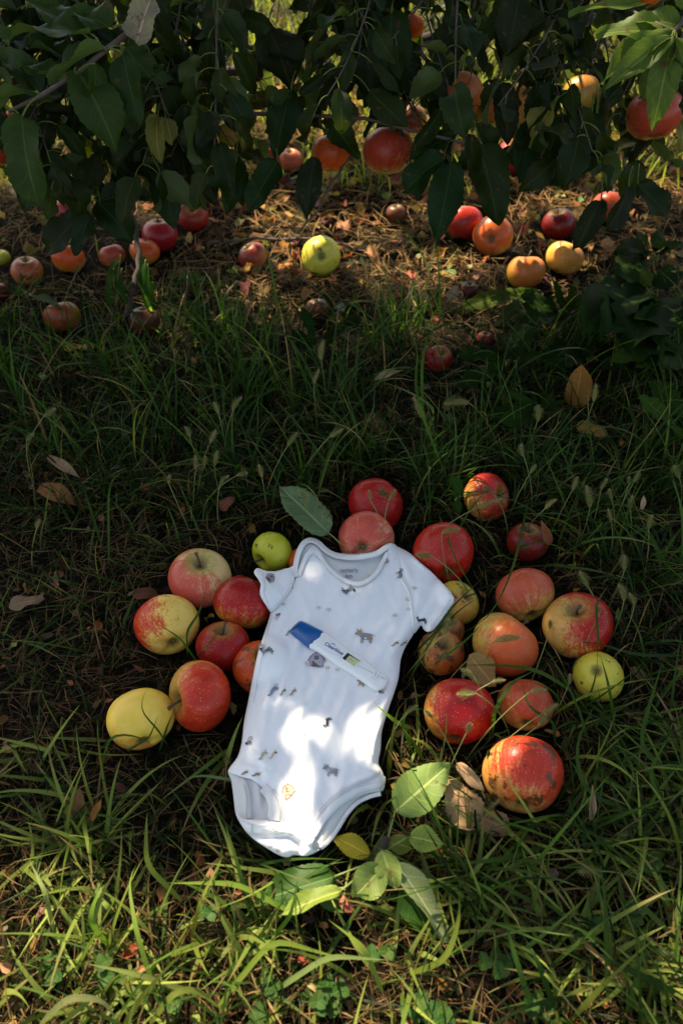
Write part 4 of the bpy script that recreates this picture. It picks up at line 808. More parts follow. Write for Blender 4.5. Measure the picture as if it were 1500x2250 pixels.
def blades(n, xr, yr, Lr, Wr, lean=(.1, .6), bend=(.3, 1.3), seg=6, keepf=None, z0=0.0, colf=None, flat=False, fat=.5, clump=0, leanto=None):
    """returns verts, faces, colours of n grass blades growing in a patch"""
    x = rng.uniform(*xr, n); y = rng.uniform(*yr, n)
    if clump:
        cx_ = rng.uniform(*xr, clump); cy_ = rng.uniform(*yr, clump); k = rng.integers(0, clump, n); s_ = .012+.02*rng.random(n)
        x = cx_[k]+rng.normal(0, 1, n)*s_; y = cy_[k]+rng.normal(0, 1, n)*s_
    if keepf is not None:
        k = keepf(x, y); x = x[k]; y = y[k]
    n = len(x); L = rng.uniform(0, 1, n)**1.5*(Lr[1]-Lr[0])+Lr[0]; W = rng.uniform(*Wr, n); az = rng.uniform(0, 2*np.pi, n)
    if leanto is not None: az = np.where(rng.random(n) < .6, leanto+rng.normal(0, .7, n), az)
    f0 = rng.uniform(*lean, n); f1 = f0+rng.uniform(*bend, n); caz = rng.normal(0, .5, n)
    t = np.linspace(0, 1, seg+1); P = np.zeros((n, seg+1, 3)); P[:, 0, 0] = x; P[:, 0, 1] = y; P[:, 0, 2] = z0+rng.random(n)*(.02 if flat else .004)
    for i in range(seg):
        ph = f0+(f1-f0)*t[i]**1.4; a = az+caz*t[i]; d = L/seg
        P[:, i+1, 0] = P[:, i, 0]+np.sin(ph)*np.cos(a)*d; P[:, i+1, 1] = P[:, i, 1]+np.sin(ph)*np.sin(a)*d; P[:, i+1, 2] = P[:, i, 2]+np.cos(ph)*d
    floor = .004+rng.random(n)*.02; P[:, :, 2] = np.where(t[None] > .15, np.maximum(P[:, :, 2], floor[:, None]), P[:, :, 2])
    # reject
    bad = np.zeros(n, bool); rnd = rng.random(n)
    for i in range(seg+1): bad |= cover(P[:, i]) > rnd
    for i in range(0, seg, 1): bad |= cover((P[:, i]+P[:, i+1])/2) > rnd
    for c, r in zip(sc_, sr_):
        for i in range(0, seg+1): bad |= np.linalg.norm(P[:, i]-c, axis=1) < r*1.0
    P = P[~bad]; n = len(P); W = W[~bad]; az = az[~bad]; caz = caz[~bad]
    # blade width is perpendicular to the heading, rolled a little
    roll = rng.normal(0, .5, n); wd = np.stack([-np.sin(az)*np.cos(roll), np.cos(az)*np.cos(roll), np.sin(roll)], 1)
    prof = np.minimum(1, (t+.15)*2.6)*np.minimum(1, (1-t)/fat)**.75; V = np.zeros((n, seg+1, 2, 3))
    for i in range(seg+1):
        o = wd*(W*prof[i]*.5)[:, None]; V[:, i, 0] = P[:, i]-o; V[:, i, 1] = P[:, i]+o
    V[:, seg, 1] = V[:, seg, 0]+1e-5
    base = (np.arange(n)*(seg+1)*2)[:, None, None]; q = np.array([(2*i, 2*i+1, 2*i+3, 2*i+2) for i in range(seg)])[None]; F = (base+q).reshape(-1, 4)
    C = colf(n, P[:, 0]); C = np.repeat(C[:, None, :], (seg+1)*2, 1).reshape(n, seg+1, 2, 3)
    tipf = np.linspace(0, 1, seg+1)[None, :, None, None]; dry = (rng.random(n) < .25)[:, None, None, None]; C = np.where(dry & (tipf > .72), C*.3+np.array([.22, .16, .07])*.7, C)
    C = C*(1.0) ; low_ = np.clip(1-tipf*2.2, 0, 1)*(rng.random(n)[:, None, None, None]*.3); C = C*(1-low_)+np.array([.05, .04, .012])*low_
    uv = np.zeros((n, seg+1, 2, 3)); uv[..., 0, 0] = -1; uv[..., 1, 0] = 1; uv[..., 1] = t[None, :, None]*.01
    return V.reshape(-1, 3), F, C.reshape(-1, 3), uv.reshape(-1, 3)
def merge(parts):
    V = []; F = []; C = []; U = []; b = 0
    for v, f, c, u in parts: V.append(v); F.append(f+b); C.append(c); U.append(u); b += len(v)
    return np.concatenate(V), np.concatenate(F), np.concatenate(C), np.concatenate(U)
def gc(lo, hi, yel=.12, straw=.05):
    def f(n, P):
        k = rng.random((n, 1)); c = np.array(lo)*(1-k)+np.array(hi)*k; c = c*rng.uniform(.75, 1.3, (n, 1))
        s = rng.random(n); c[s < yel] = np.array([.13, .16, .025])*rng.uniform(.7, 1.2, ((s < yel).sum(), 1)); c[s > 1-straw] = np.array([.24, .16, .07])*rng.uniform(.5, 1.2, ((s > 1-straw).sum(), 1)); return c
    return f
def pxy(x, y): return proj(np.stack([x, y, np.full_like(x, .03)], 1))
def keep_zone(ylo, yhi, dens=None, xlo=-1100, xhi=2700):
    def f(x, y):
        a, b, d = pxy(x, y); k = (b > ylo) & (b < yhi) & (a > xlo) & (a < xhi)
        inside = inpoly(x, y, [tuple(p) for p in suit_poly]); k &= ~inside
        if dens is not None: k &= rng.random(len(x)) < dens(a, b)
        return k
    return f
def pn(a, b, s=90, o=0): return np.sin(a/s*1.3+o+np.sin(b/s*.9+o)*1.5)*np.sin(b/s+o*1.7+np.cos(a/s*.7)*1.2)
GL = (.005, .014, .002); GH = (.018, .042, .006); YL = (.06, .115, .018); YH = (.26, .31, .065)  # dark greens carry shade in the tint, bright yellow greens carry sun
nearx = (-1.25, 1.35)
green = []
# bare, straw covered spots show through between the tufts
dn = lambda a, b: np.clip(.62+.55*pn(a, b, 80)+.25*pn(a, b, 35, 2), .12, 1)*np.where((a < 520) & (b > 1000) & (b < 1700), .55, 1)*np.where((a > 150) & (a < 330) & (b > 2010) & (b < 2150), .4, 1)*np.where((a > 1000) & (a < 1180) & (b > 2020), .35, 1)
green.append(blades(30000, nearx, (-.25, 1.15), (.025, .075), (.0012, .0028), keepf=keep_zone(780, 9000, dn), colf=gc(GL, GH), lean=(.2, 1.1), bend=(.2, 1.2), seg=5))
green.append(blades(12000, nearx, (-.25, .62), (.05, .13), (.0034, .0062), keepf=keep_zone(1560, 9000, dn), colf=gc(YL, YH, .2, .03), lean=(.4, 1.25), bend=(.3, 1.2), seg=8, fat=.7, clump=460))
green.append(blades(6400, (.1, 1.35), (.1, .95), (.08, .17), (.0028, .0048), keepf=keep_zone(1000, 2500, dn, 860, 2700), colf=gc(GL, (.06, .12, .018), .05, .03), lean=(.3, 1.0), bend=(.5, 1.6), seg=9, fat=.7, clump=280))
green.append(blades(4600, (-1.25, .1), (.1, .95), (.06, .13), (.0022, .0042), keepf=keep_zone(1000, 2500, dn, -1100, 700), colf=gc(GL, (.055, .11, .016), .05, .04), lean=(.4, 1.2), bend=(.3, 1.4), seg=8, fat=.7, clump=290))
# long grass across the middle
dm = lambda a, b: np.clip(.75+.4*pn(a, b, 110, 1), .2, 1)*np.clip((b-620)/140, .08, 1)
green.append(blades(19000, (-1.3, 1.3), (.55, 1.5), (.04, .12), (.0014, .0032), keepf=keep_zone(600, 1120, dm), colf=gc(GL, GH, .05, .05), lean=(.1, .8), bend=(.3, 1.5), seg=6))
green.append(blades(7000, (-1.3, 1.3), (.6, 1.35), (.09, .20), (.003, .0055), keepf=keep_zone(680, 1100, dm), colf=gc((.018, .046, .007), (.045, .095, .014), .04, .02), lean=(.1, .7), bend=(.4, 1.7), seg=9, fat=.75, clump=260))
# sparse weeds and grass in the litter, grass beyond tinted bright as if sunlit
green.append(blades(5200, (-1.8, 1.8), (1.2, 2.1), (.03, .12), (.0014, .003), keepf=keep_zone(400, 720, lambda a, b: np.where(a < 430, 1.0, .16)*np.clip(.6+.5*pn(a, b, 70, 4), 0, 1), -400, 1900), colf=gc(GL, GH, .1, .2), lean=(.2, 1.0), bend=(.3, 1.3), seg=5))
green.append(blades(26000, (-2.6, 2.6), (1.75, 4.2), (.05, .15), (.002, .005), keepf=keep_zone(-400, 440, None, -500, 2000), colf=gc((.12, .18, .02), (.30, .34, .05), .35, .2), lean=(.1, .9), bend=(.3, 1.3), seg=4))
green.append(blades(9000, (-6, 6), (4.2, 9), (.08, .2), (.005, .01), colf=gc((.05, .09, .015), (.12, .17, .03), .2, .1), lean=(.1, .8), bend=(.3, 1.1), seg=3))
V, F, C, U = merge(green); tag(link('grass', npmesh('grass', V, F, C, U), M_GRASS), 'shaded green grass, sunlit along the bottom', 'grass', kind='stuff')
# dry thatch lying flat
sc1 = lambda n, P: np.array([.11, .065, .027])*rng.uniform(.35, 1.5, (n, 1))*np.array([1, 1, 1])+rng.uniform(0, .03, (n, 3))*[.9, .5, .1]
th = [blades(40000, nearx, (-.25, 1.2), (.015, .06), (.0006, .0016), keepf=keep_zone(1000, 9000), colf=sc1, lean=(1.25, 1.6), bend=(-.1, .4), seg=3, flat=True),
      blades(10000, (-1.3, 1.3), (.8, 1.5), (.02, .07), (.0007, .0018), keepf=keep_zone(560, 1050), colf=sc1, lean=(1.2, 1.6), bend=(-.1, .4), seg=3, flat=True),
      blades(30000, (-1.8, 1.8), (1.15, 2.6), (.02, .10), (.0008, .0018), keepf=keep_zone(250, 650, None, -400, 1900), colf=lambda n, P: sc1(n, P)*2.3, lean=(1.15, 1.6), bend=(-.1, .5), seg=4, flat=True)]  # straw below the tree tinted brighter in place of sunlit spots
V, F, C, U = merge(th); tag(link('dry_thatch', npmesh('dry_thatch', V, F, C, U), M_STRAW), 'dry straw and dead grass lying flat on the soil', 'dry grass', kind='stuff')
# fallen leaf crumbs and litter under the tree
LV = Leaves()
BRS = [(.22, .11, .04), (.13, .065, .03), (.36, .21, .09), (.42, .28, .12), (.10, .05, .025), (.26, .12, .03), (.33, .25, .09)]
for i in range(5400):
    if i < 4400: x, y, L = random.uniform(-1.4, 1.4), random.uniform(1.2, 2.4), random.uniform(.010, .045)
    else: x, y, L = random.uniform(-.8, .9), random.uniform(.1, 1.15), random.uniform(.008, .022)
    P = np.array([x, y, random.uniform(.004, .02)]); a_, b_, d_ = proj(P)
    if cover(P[None])[0] > .5 or (i < 4400 and b_[0] > 560 and random.random() < min(.93, (b_[0]-560)/150)): continue
    if i < 4400 and a_[0] < 430 and random.random() < .6: continue
    if np.min(np.linalg.norm((sc_-P), axis=1)-sr_) < .004: continue
    a = random.uniform(0, 6.28); LV.add(tuple(q*random.uniform(.35, 1.05) for q in random.choice(BRS)), P, (math.cos(a), math.sin(a), random.uniform(-.2, .5)), (rng.normal(0, .5), rng.normal(0, .5), 1), L, L*random.uniform(.35, .8), fold=random.uniform(0, .9), curl=random.uniform(-1, 2), wave=.6, nl=5, nu=2, serr=.1, seed=i)
tag(LV.build('leaf_litter', M_LEAFDRY), 'brown crumbled leaves strewn under the tree and in the grass', 'leaf litter', kind='stuff')
# clover leaves in the lawn
LV = Leaves()
for cx_, cy_ in [(590,2170),(720,2200),(735,2170),(940,2210),(905,2225),(1290,2040),(1180,2200),(560,2230),(240,2130),(700,2195),(1090,2120),(1400,2000),(1420,1890),(1290,940),(1320,960),(470,2010),(840,2100),(120,2130),(960,2240),(395,2200)]:
    for q in range(random.randint(2, 4)):
        c = gp(cx_+random.uniform(-25, 25), cy_+random.uniform(-20, 20), random.uniform(.015, .035)); a0 = random.uniform(0, 6)
        for j in range(3): a = a0+j*2.09; LV.add(gcol(.2, (.03, .08, .012)), c, (math.cos(a), math.sin(a), .15), (0, -.2, 1), .0095, .0095, fold=.15, curl=.2, wave=0, nl=6, nu=2, serr=0)
tag(LV.build('clover', M_LEAF), 'small three leaved clover growing low in the grass', 'clover', kind='stuff')
# ------------------------------------------------------------ single fallen leaves
def leaf_thing(name, label, cat, b, t_, Wpx, col, mat=None, z=(.035, .035), nr=(0, -.15, 1), group='fallen leaves in the grass', stalk=None, spots=None, short=None, **k):
    B = gp(b[0], b[1], z[0]); T = gp(t_[0], t_[1], z[1]); L = np.linalg.norm(T-B); dd = proj(B)[2][0]
    LV = Leaves(); kk = dict(fold=.2, curl=.15, wave=.4, nl=22, nu=8, serr=.04, seed=b[0]); kk.update(k)
    n_ = np.array(nr, float); LV.add(col, np.zeros(3), T-B, n_, L*1.03, Wpx*dd/FPX, **kk)
    V = np.concatenate(LV.V); F = np.concatenate(LV.F)
    o = link(name, npmesh(name, V, F, np.concatenate(LV.C), np.concatenate(LV.U)), mat or M_LEAFDRY); o.location = B
    sm = o.modifiers.new('thickness', 'SOLIDIFY'); sm.thickness = .0004
    if stalk is not None:
        Sx = gp(*stalk)-B; v, f = tube(bez(Sx, Sx*.5+np.array([0, 0, .004]), np.zeros(3), 6), .0010, 6); link('stalk', pymesh('stalk', v, f), M_PET if mat is M_LEAF else M_TWIG, o)
    tag(o, label, cat, group); LAND.append(((b[0]+t_[0])/2, (b[1]+t_[1])/2, short or label)); return o
LT = leaf_thing
LT('fallen_leaf', 'pale sage green leaf lying underside up above the top red apple', 'leaf', (722, 1172), (616, 1066), 82, (.13, .19, .08), M_LEAF, (.05, .07), stalk=(748, 1196, .045), fold=.25, short='pale sage green leaf')
LT('fallen_leaf', 'tall brown orange leaf standing on edge in shaded weeds at right', 'leaf', (1262, 895), (1278, 806), 62, (.26, .12, .025), None, (.03, .10), (0, -1, .3), short='tall brown orange leaf')
LT('fallen_leaf', 'flat yellow brown leaf below the tall brown orange one', 'leaf', (1265, 935), (1335, 955), 40, (.24, .15, .03), None, short='flat yellow brown leaf')
LT('fallen_leaf', 'square dark olive leaf in the shaded middle grass', 'leaf', (800, 915), (848, 950), 44, (.11, .07, .02), None, short='square dark olive leaf')
LT('fallen_leaf', 'pale folded leaf in long grass above the dark olive one', 'leaf', (822, 838), (882, 812), 26, (.30, .22, .12), None, (.05, .07), fold=.8, short='pale folded leaf')
LT('fallen_leaf', 'rusty brown curled leaf in the grass at left', 'leaf', (86, 1070), (152, 1082), 44, (.22, .09, .03), None, (.03, .05), curl=1.2, short='rusty brown curled leaf')
LT('fallen_leaf', 'tan pointed leaf next to the rusty brown curled one', 'leaf', (105, 1003), (172, 1045), 26, (.26, .17, .09), None, (.04, .04), fold=.5, short='tan pointed leaf')
LT('fallen_leaf', 'crumpled beige leaf at the left edge beside the pale pink apple row', 'leaf', (20, 1335), (88, 1305), 34, (.24, .16, .09), None, (.03, .04), curl=1.0, wave=.9, short='crumpled beige leaf')
LT('fallen_leaf', 'dark brown leaf under the pale pink apple', 'leaf', (292, 1308), (350, 1298), 32, (.12, .05, .025), None, curl=.8)
LT('fallen_leaf', 'broad golden tan leaf propped under the orange pink apple', 'leaf', (1030, 1440), (1088, 1508), 66, (.34, .21, .07), None, (.06, .035), (0, -.4, 1), short='broad golden tan leaf')
LT('fallen_leaf', 'large crumpled tan leaf left of the largest apple', 'leaf', (1040, 1820), (985, 1712), 84, (.36, .24, .12), None, (.03, .05), (0, -.3, 1), wave=1.1, fold=.3, short='large crumpled tan leaf')
LT('fallen_leaf', 'tan leaf folded upright against the left side of the largest apple', 'leaf', (1005, 1676), (1062, 1738), 34, (.38, .25, .13), None, (.055, .05), (0, -.7, .7), fold=.6, wave=.8, short='upright folded tan leaf')
LT('fallen_leaf', 'long brown torn leaf stretching below the largest apple', 'leaf', (1040, 1790), (1125, 1826), 58, (.27, .16, .08), None, (.03, .025), wave=1.0, short='long brown torn leaf')
LT('fallen_leaf', 'narrow rolled beige leaf standing right of the largest apple', 'leaf', (1296, 1802), (1302, 1732), 26, (.36, .25, .15), None, (.03, .07), (0, -1, .3), fold=1.0, short='narrow rolled beige leaf')
LT('fallen_leaf', 'yellow leaf with orange edge and green specks below the bodysuit leg', 'leaf', (812, 1880), (732, 1834), 48, (.42, .34, .03), None, (.03, .04), wave=.7, curl=.5, stalk=(800, 1900, .025), short='yellow speckled leaf')
LT('fallen_leaf', 'small burnt orange leaf in dark grass right of the leafy sprig', 'leaf', (960, 1895), (970, 1862), 22, (.38, .13, .03), None, (.02, .03), short='small burnt orange leaf')
LT('fallen_leaf', 'brown leaf bit caught between the half buried apple and the long grass', 'leaf', (1208, 1195), (1190, 1148), 26, (.30, .11, .05), None, (.04, .08), (0, -1, .4), fold=.8)
LT('fallen_leaf', 'rust coloured leaf on edge above the lime green apple at left', 'leaf', (485, 1120), (508, 1092), 30, (.17, .06, .03), None, (.03, .05), curl=.8)
LT('fallen_leaf', 'small sunlit beige leaf alone in right hand long grass', 'leaf', (1408, 1120), (1414, 1090), 14, (.45, .32, .2), None, (.05, .07), (0, -1, .3), fold=.6)
LT('fallen_leaf', 'brown leaf standing in the short grass at lower left', 'leaf', (165, 1790), (175, 1738), 36, (.20, .11, .045), None, (.025, .06), (.3, -1, .3), fold=.5)
LT('fallen_leaf', 'orange withered leaf beside the brown one at lower left', 'leaf', (200, 1800), (222, 1760), 20, (.34, .16, .04), None, (.03, .045), (0, -1, .5), fold=.7, wave=1)
LT('fallen_leaf', 'curled orange yellow leaf in front of the brown red windfall', 'leaf', (512, 592), (562, 598), 24, (.42, .24, .05), None, (.02, .02), curl=-1.0, wave=1, group='fallen leaves under the tree')
LT('fallen_leaf', 'yellow leaf shreds beside the dented brown windfall at left', 'leaf', (140, 765), (205, 760), 22, (.38, .26, .05), None, (.02, .03), wave=1, group='fallen leaves under the tree')
LT('fallen_leaf', 'upright cream leaf scrap in the litter left of the amber windfall', 'leaf', (985, 660), (1005, 628), 26, (.36, .27, .15), None, (.02, .04), (0, -1, .4), group='fallen leaves under the tree')
# ------------------------------------------------------------ leafy sprig in front of the bodysuit
so_ = gp(850, 1865, .02); sprig = empty('apple_twig', so_); tag(sprig, 'cut apple twig with big green leaves, lying below the bodysuit', 'twig'); LAND.append((850, 1900, 'leafy apple twig'))
srel = lambda o: (setattr(o, 'location', -Vector(so_)), o)[1]
v, f = tube([gp(848, 1842, .05), gp(838, 1868, .04), gp(820, 1900, .035), gp(800, 1920, .03)], [.0045, .0042, .0034, .002], 9); srel(link('stem', pymesh('stem', v, f), M_BARK, sprig))
for b, t_, Wp, z, nr, col, fd, cu, nd_ in [
    ((868, 1782), (985, 1680), 96, (.045, .065), (0, -.2, 1), (.16, .24, .06), .12, .1, (846, 1865)),
    ((898, 1838), (972, 1852), 58, (.05, .055), (0, -.1, 1), (.22, .29, .05), .3, .5, (848, 1868)),
    ((735, 1926), (568, 1975), 92, (.04, .03), (0, 0, 1), (.035, .085, .012), .12, .2, (815, 1895)),
    ((748, 1958), (612, 2002), 54, (.055, .05), (0, .4, 1), (.17, .23, .04), .45, .3, (805, 1912)),
    ((840, 1905), (778, 1972), 78, (.055, .05), (.2, -.2, 1), (.15, .21, .05), .35, .5, None),
    ((838, 1868), (870, 1955), 60, (.06, .05), (-.3, 0, 1), (.19, .25, .06), .4, .6, None),
    ((868, 1895), (990, 2062), 66, (.05, .03), (.5, 0, 1), (.17, .22, .10), .5, .3, (835, 1885)),
    ((880, 1950), (955, 2050), 74, (.035, .02), (0, 0, 1), (.025, .065, .01), .2, .3, (835, 1890)),
    ((852, 1850), (905, 1862), 46, (.03, .03), (0, 0, 1), (.16, .20, .03), .2, .3, (846, 1868)),
    ((905, 1930), (950, 1985), 44, (.04, .03), (0, 0, 1), (.12, .19, .03), .3, .4, (850, 1885)),
    ((690, 1960), (770, 2000), 44, (.03, .02), (0, 0, 1), (.05, .12, .02), .3, .4, (760, 1950))]:
    B = gp(*b, z[0]); T = gp(*t_, z[1]); L = np.linalg.norm(T-B); LV = Leaves(); LV.add(col, B, T-B, nr, L*1.03, Wp*proj(B)[2][0]/FPX, fold=fd, curl=cu, wave=.45, nl=24, nu=8, serr=.022, seed=b[0])
    o = srel(LV.build('leaf', M_LEAF, sprig))
    if nd_: v, f = tube(bez(gp(*nd_, .04), (gp(*nd_, .055)+B)/2, B, 8), .0011, 6); link('petiole', pymesh('petiole', v, f), M_PET, o)
# ------------------------------------------------------------ sticks and the thin dark stem
def stick(label, P, rad, name='stick', mat=None, group='sticks on the ground', cat='stick'):
    P = [np.array(p) for p in P]; Q = []
    for i in range(len(P)-1):
        for tt in np.linspace(0, 1, 5)[:-1]: Q.append(P[i]*(1-tt)+P[i+1]*tt+rng.normal(0, rad[0]*.35, 3))
    Q.append(P[-1]); v, f = tube(Q, list(np.linspace(rad[0], rad[1], len(Q))), 7); return tag(link(name, pymesh(name, v, f), mat or M_TWIG), label, cat, group)
stick('thin dark sapling stem rising from the grass into the foliage at left', [dp(278, 690, 1.42), dp(298, 625, 1.44), dp(303, 555, 1.46), dp(294, 470, 1.47), dp(296, 420, 1.5), dp(300, 330, 1.5)], (.0055, .0035), 'sapling', M_BARK, None, 'sapling')
stick('long grey stick arching behind the pale yellow green windfall', [gp(455, 535, .01), gp(540, 527, .02), gp(640, 524, .025), gp(760, 535, .02), gp(815, 560, .01)], (.004, .002))
stick('bare dark twig hanging down left of the middle hanging leaves', [dp(775, 330, 1.3), dp(730, 400, 1.3), dp(700, 460, 1.3), dp(650, 515, 1.31)], (.003, .0012))
stick('pale crooked twig stuck in the straw below the brown red windfall', [gp(520, 620, .02), gp(490, 655, .03), gp(487, 700, .02)], (.003, .0018))
stick('thin light twig in the shaded grass above the lone apple', [gp(940, 1040, .02), gp(1015, 1020, .04)], (.0016, .001))
stick('dark vertical broken branch at right of the lit litter', [dp(1375, 300, 1.5), dp(1370, 360, 1.52), dp(1366, 420, 1.55)], (.004, .003))
stick('brown dead stalk standing before the left windfalls', [gp(405, 720, .01), dp(410, 640, 1.35), dp(415, 590, 1.37)], (.0022, .001), 'dead_stalk', None, None, 'stalk')
stick('dry straw stalk standing below the long brown torn leaf', [gp(1055, 1905, .01), gp(1048, 1840, .05), gp(1043, 1780, .075)], (.0009, .0012), 'dry_stalk', M_STRAW, None, 'stalk')
# ------------------------------------------------------------ broad leaved weeds
def weed(label, leaves, root, shape=2, base=(.009, .024, .003), Wk=.36, group='broad leaved weeds', z=(.05, .09), name='weed'):
    R0 = gp(*root, 0.0); e = empty(name, R0); tag(e, label, 'weed', group); LAND.append((root[0], root[1], label))
    for k, (b, t_, zz) in enumerate(leaves):
        B = gp(b[0], b[1], zz[0])-R0; T = gp(t_[0], t_[1], zz[1])-R0; L = np.linalg.norm(T-B); LV = Leaves()
        LV.add(gcol(.25, base), B, T-B, (rng.normal(0, .3), -.35+rng.normal(0, .2), 1), L, L*Wk, fold=random.uniform(.1, .4), curl=random.uniform(.1, .6), wave=.5, nl=26 if shape == 2 else 16, nu=6, serr=.10, shape=shape, seed=k)
        o = LV.build('leaf', M_WEED, e); v, f = tube(bez((0, 0, 0), B*.5+np.array([0, 0, .02]), B, 6), .0014, 5); link('stalk', pymesh('stalk', v, f), M_PET, o)
def fan(root, n, R, a0, a1, r0=12, zz=(.05, .08), sq=.7):
    out = []
    for a in np.linspace(a0, a1, n):
        a = math.radians(a+random.uniform(-9, 9)); q = R*random.uniform(.75, 1.1)
        out.append(((root[0]+r0*math.cos(a), root[1]-r0*sq*math.sin(a)), (root[0]+q*math.cos(a), root[1]-q*sq*math.sin(a)), (zz[0]*random.uniform(.7, 1.2), zz[1]*random.uniform(.6, 1.3))))
    return out
weed('dark lobed weed directly below the honey yellow windfall', fan((1235, 690), 7, 105, 10, 190), (1235, 700))
weed('dark lobed weed low in the shade right of the lone red apple', fan((1120, 800), 6, 120, 20, 200), (1120, 810))
weed('toothed dandelion leaves reaching out at the right edge', [((1500, 960), (1408, 862), (.05, .09)), ((1520, 930), (1430, 830), (.05, .08)), ((1500, 900), (1555, 800), (.04, .07)), ((1505, 960), (1440, 965), (.04, .04))], (1515, 950), base=(.022, .055, .006))
weed('tall weed with oval leaves at the right edge below the split windfall', fan((1420, 640), 8, 110, 30, 260, zz=(.08, .14)), (1440, 720), 1, Wk=.42)
weed('weed with pale mottled oval leaves at far right', fan((1470, 730), 7, 95, 50, 270, zz=(.06, .12)), (1480, 790), 1, base=(.014, .034, .005), Wk=.45)
weed('big leaved dark weed in the middle of the right hand shade', fan((1300, 790), 8, 110, -20, 200), (1300, 810), 1, Wk=.5, base=(.008, .022, .003))
weed('toothed weed leaf pair before the withered windfall', [((690, 760), (668, 672), (.04, .09)), ((700, 765), (790, 690), (.04, .07)), ((690, 770), (640, 720), (.03, .05))], (695, 775))
weed('flat long leaved weed below the amber windfall', [((1180, 640), (1000, 660), (.04, .05)), ((1170, 650), (1090, 700), (.04, .05)), ((1190, 650), (1120, 760), (.04, .05))], (1190, 660), 1, Wk=.2, base=(.03, .055, .010))
weed('weed with drooping lance leaves left of the thin dark stem', [((250, 590), (225, 690), (.12, .04)), ((262, 575), (245, 668), (.12, .05)), ((268, 590), (268, 690), (.12, .04)), ((265, 560), (215, 640), (.12, .06))], (258, 700), 1, Wk=.22, base=(.014, .036, .005))
weed('weed with drooping lance leaves right of the thin dark stem', [((315, 560), (330, 680), (.12, .04)), ((325, 580), (322, 710), (.12, .03)), ((320, 570), (300, 660), (.12, .05))], (322, 720), 1, Wk=.24, base=(.014, .04, .005))
weed('small feathery weed in the straw left of centre', fan((415, 620), 9, 45, 0, 180, zz=(.05, .07)), (415, 645), 2, Wk=.4, base=(.022, .055, .006))
weed('low shaded weed under the broken pink windfall', fan((60, 650), 8, 80, 0, 180), (60, 670), 1, Wk=.16, base=(.02, .035, .006))
weed('dark weed among grass at right below the tall brown orange leaf', fan((1180, 905), 7, 85, 0, 200), (1180, 915), 1, Wk=.3, base=(.009, .024, .003))
weed('dark leafy weed in the far right corner of the shade', fan((1430, 560), 7, 90, 20, 200, zz=(.06, .1)), (1440, 590), 1, Wk=.4, base=(.009, .024, .003))
weed('round leaved weed beside the lone orange and red apple', [((1010, 1090), (990, 1042), (.06, .08)), ((1000, 1100), (1010, 1130), (.05, .04))], (1005, 1105), 0, Wk=.7, base=(.022, .055, .006))
# ------------------------------------------------------------ foxtail grass
M_SEED = NT('seed_head'); _t = M_SEED; _a = _t.n('ShaderNodeAttribute', attribute_name='tint').outputs['Color']; _t.set(base=_a, rough=.7); M_SEED = _t.m
FOX = [(475,890,40,105),(515,882,42,78),(415,945,32,95),(468,955,40,70),(430,1018,26,90),(451,1010,28,80),(475,1008,30,75),(490,1052,26,60),(370,1052,22,95),(533,1040,30,20),(573,1035,28,100),(83,1148,30,80),(110,905,32,35),(65,958,26,60),(920,902,46,125),(1007,881,46,172),(1184,905,40,80),(1307,863,38,80),
 (703,768,46,95),(692,827,34,80),(640,965,34,60),(738,952,30,30),(1143,990,30,120),(1170,1030,24,60),(1295,1090,50,92),(1262,1064,28,70),(1325,1062,28,70),(1380,1050,26,95),(1399,1047,30,60),(1484,1032,42,115),(1383,1102,36,95),(1425,1146,34,90),(1340,1132,26,100),(1339,1085,26,110),(1067,1072,28,150),(1062,1108,34,25),
 (813,1088,24,95),(859,1090,24,60),(985,1164,34,25),(932,1220,36,170),(1370,1234,40,95),(1370,1300,42,92),(1283,1272,42,115),(1316,1337,20,90),(1391,1316,28,100),(982,1378,42,65),(1112,1400,50,22),(1025,1477,32,150),(1095,1494,32,20),(1022,1522,46,175),(1030,1596,34,70),(1178,1516,30,20),(1192,1583,32,50),(1206,1560,32,30),(900,1560,26,40),(940,1566,34,130),(1208,1370,26,90),(1252,1490,26,80),(1205,1105,30,60),(1295,1913,46,175),(1078,1770,30,70),(670,1085,34,95)]
used = {}
def describe(x, y, what):
    c = sorted(LAND, key=lambda l: math.hypot(l[0]-x, l[1]-y))
    for far in range(8):
        lx, ly, nm = c[far][:3]; a = math.degrees(math.atan2(ly-y, x-lx)) % 360; dist = math.hypot(x-lx, y-ly)
        pos = ['right of', 'above and right of', 'above', 'above and left of', 'left of', 'below and left of', 'below', 'below and right of'][int((a+22.5)//45) % 8]
        if dist < 45: pos = 'in front of'
        s = f'{what} {pos} the {nm}'
        if s not in used and len(s.split()) <= 16: used[s] = 1; return s
    return s
LANDS = list(LAND); LAND = [(x, y, (s[4:] if s.startswith('the ') else s)) for x, y, s in LANDS if len(s.split()) <= 7]
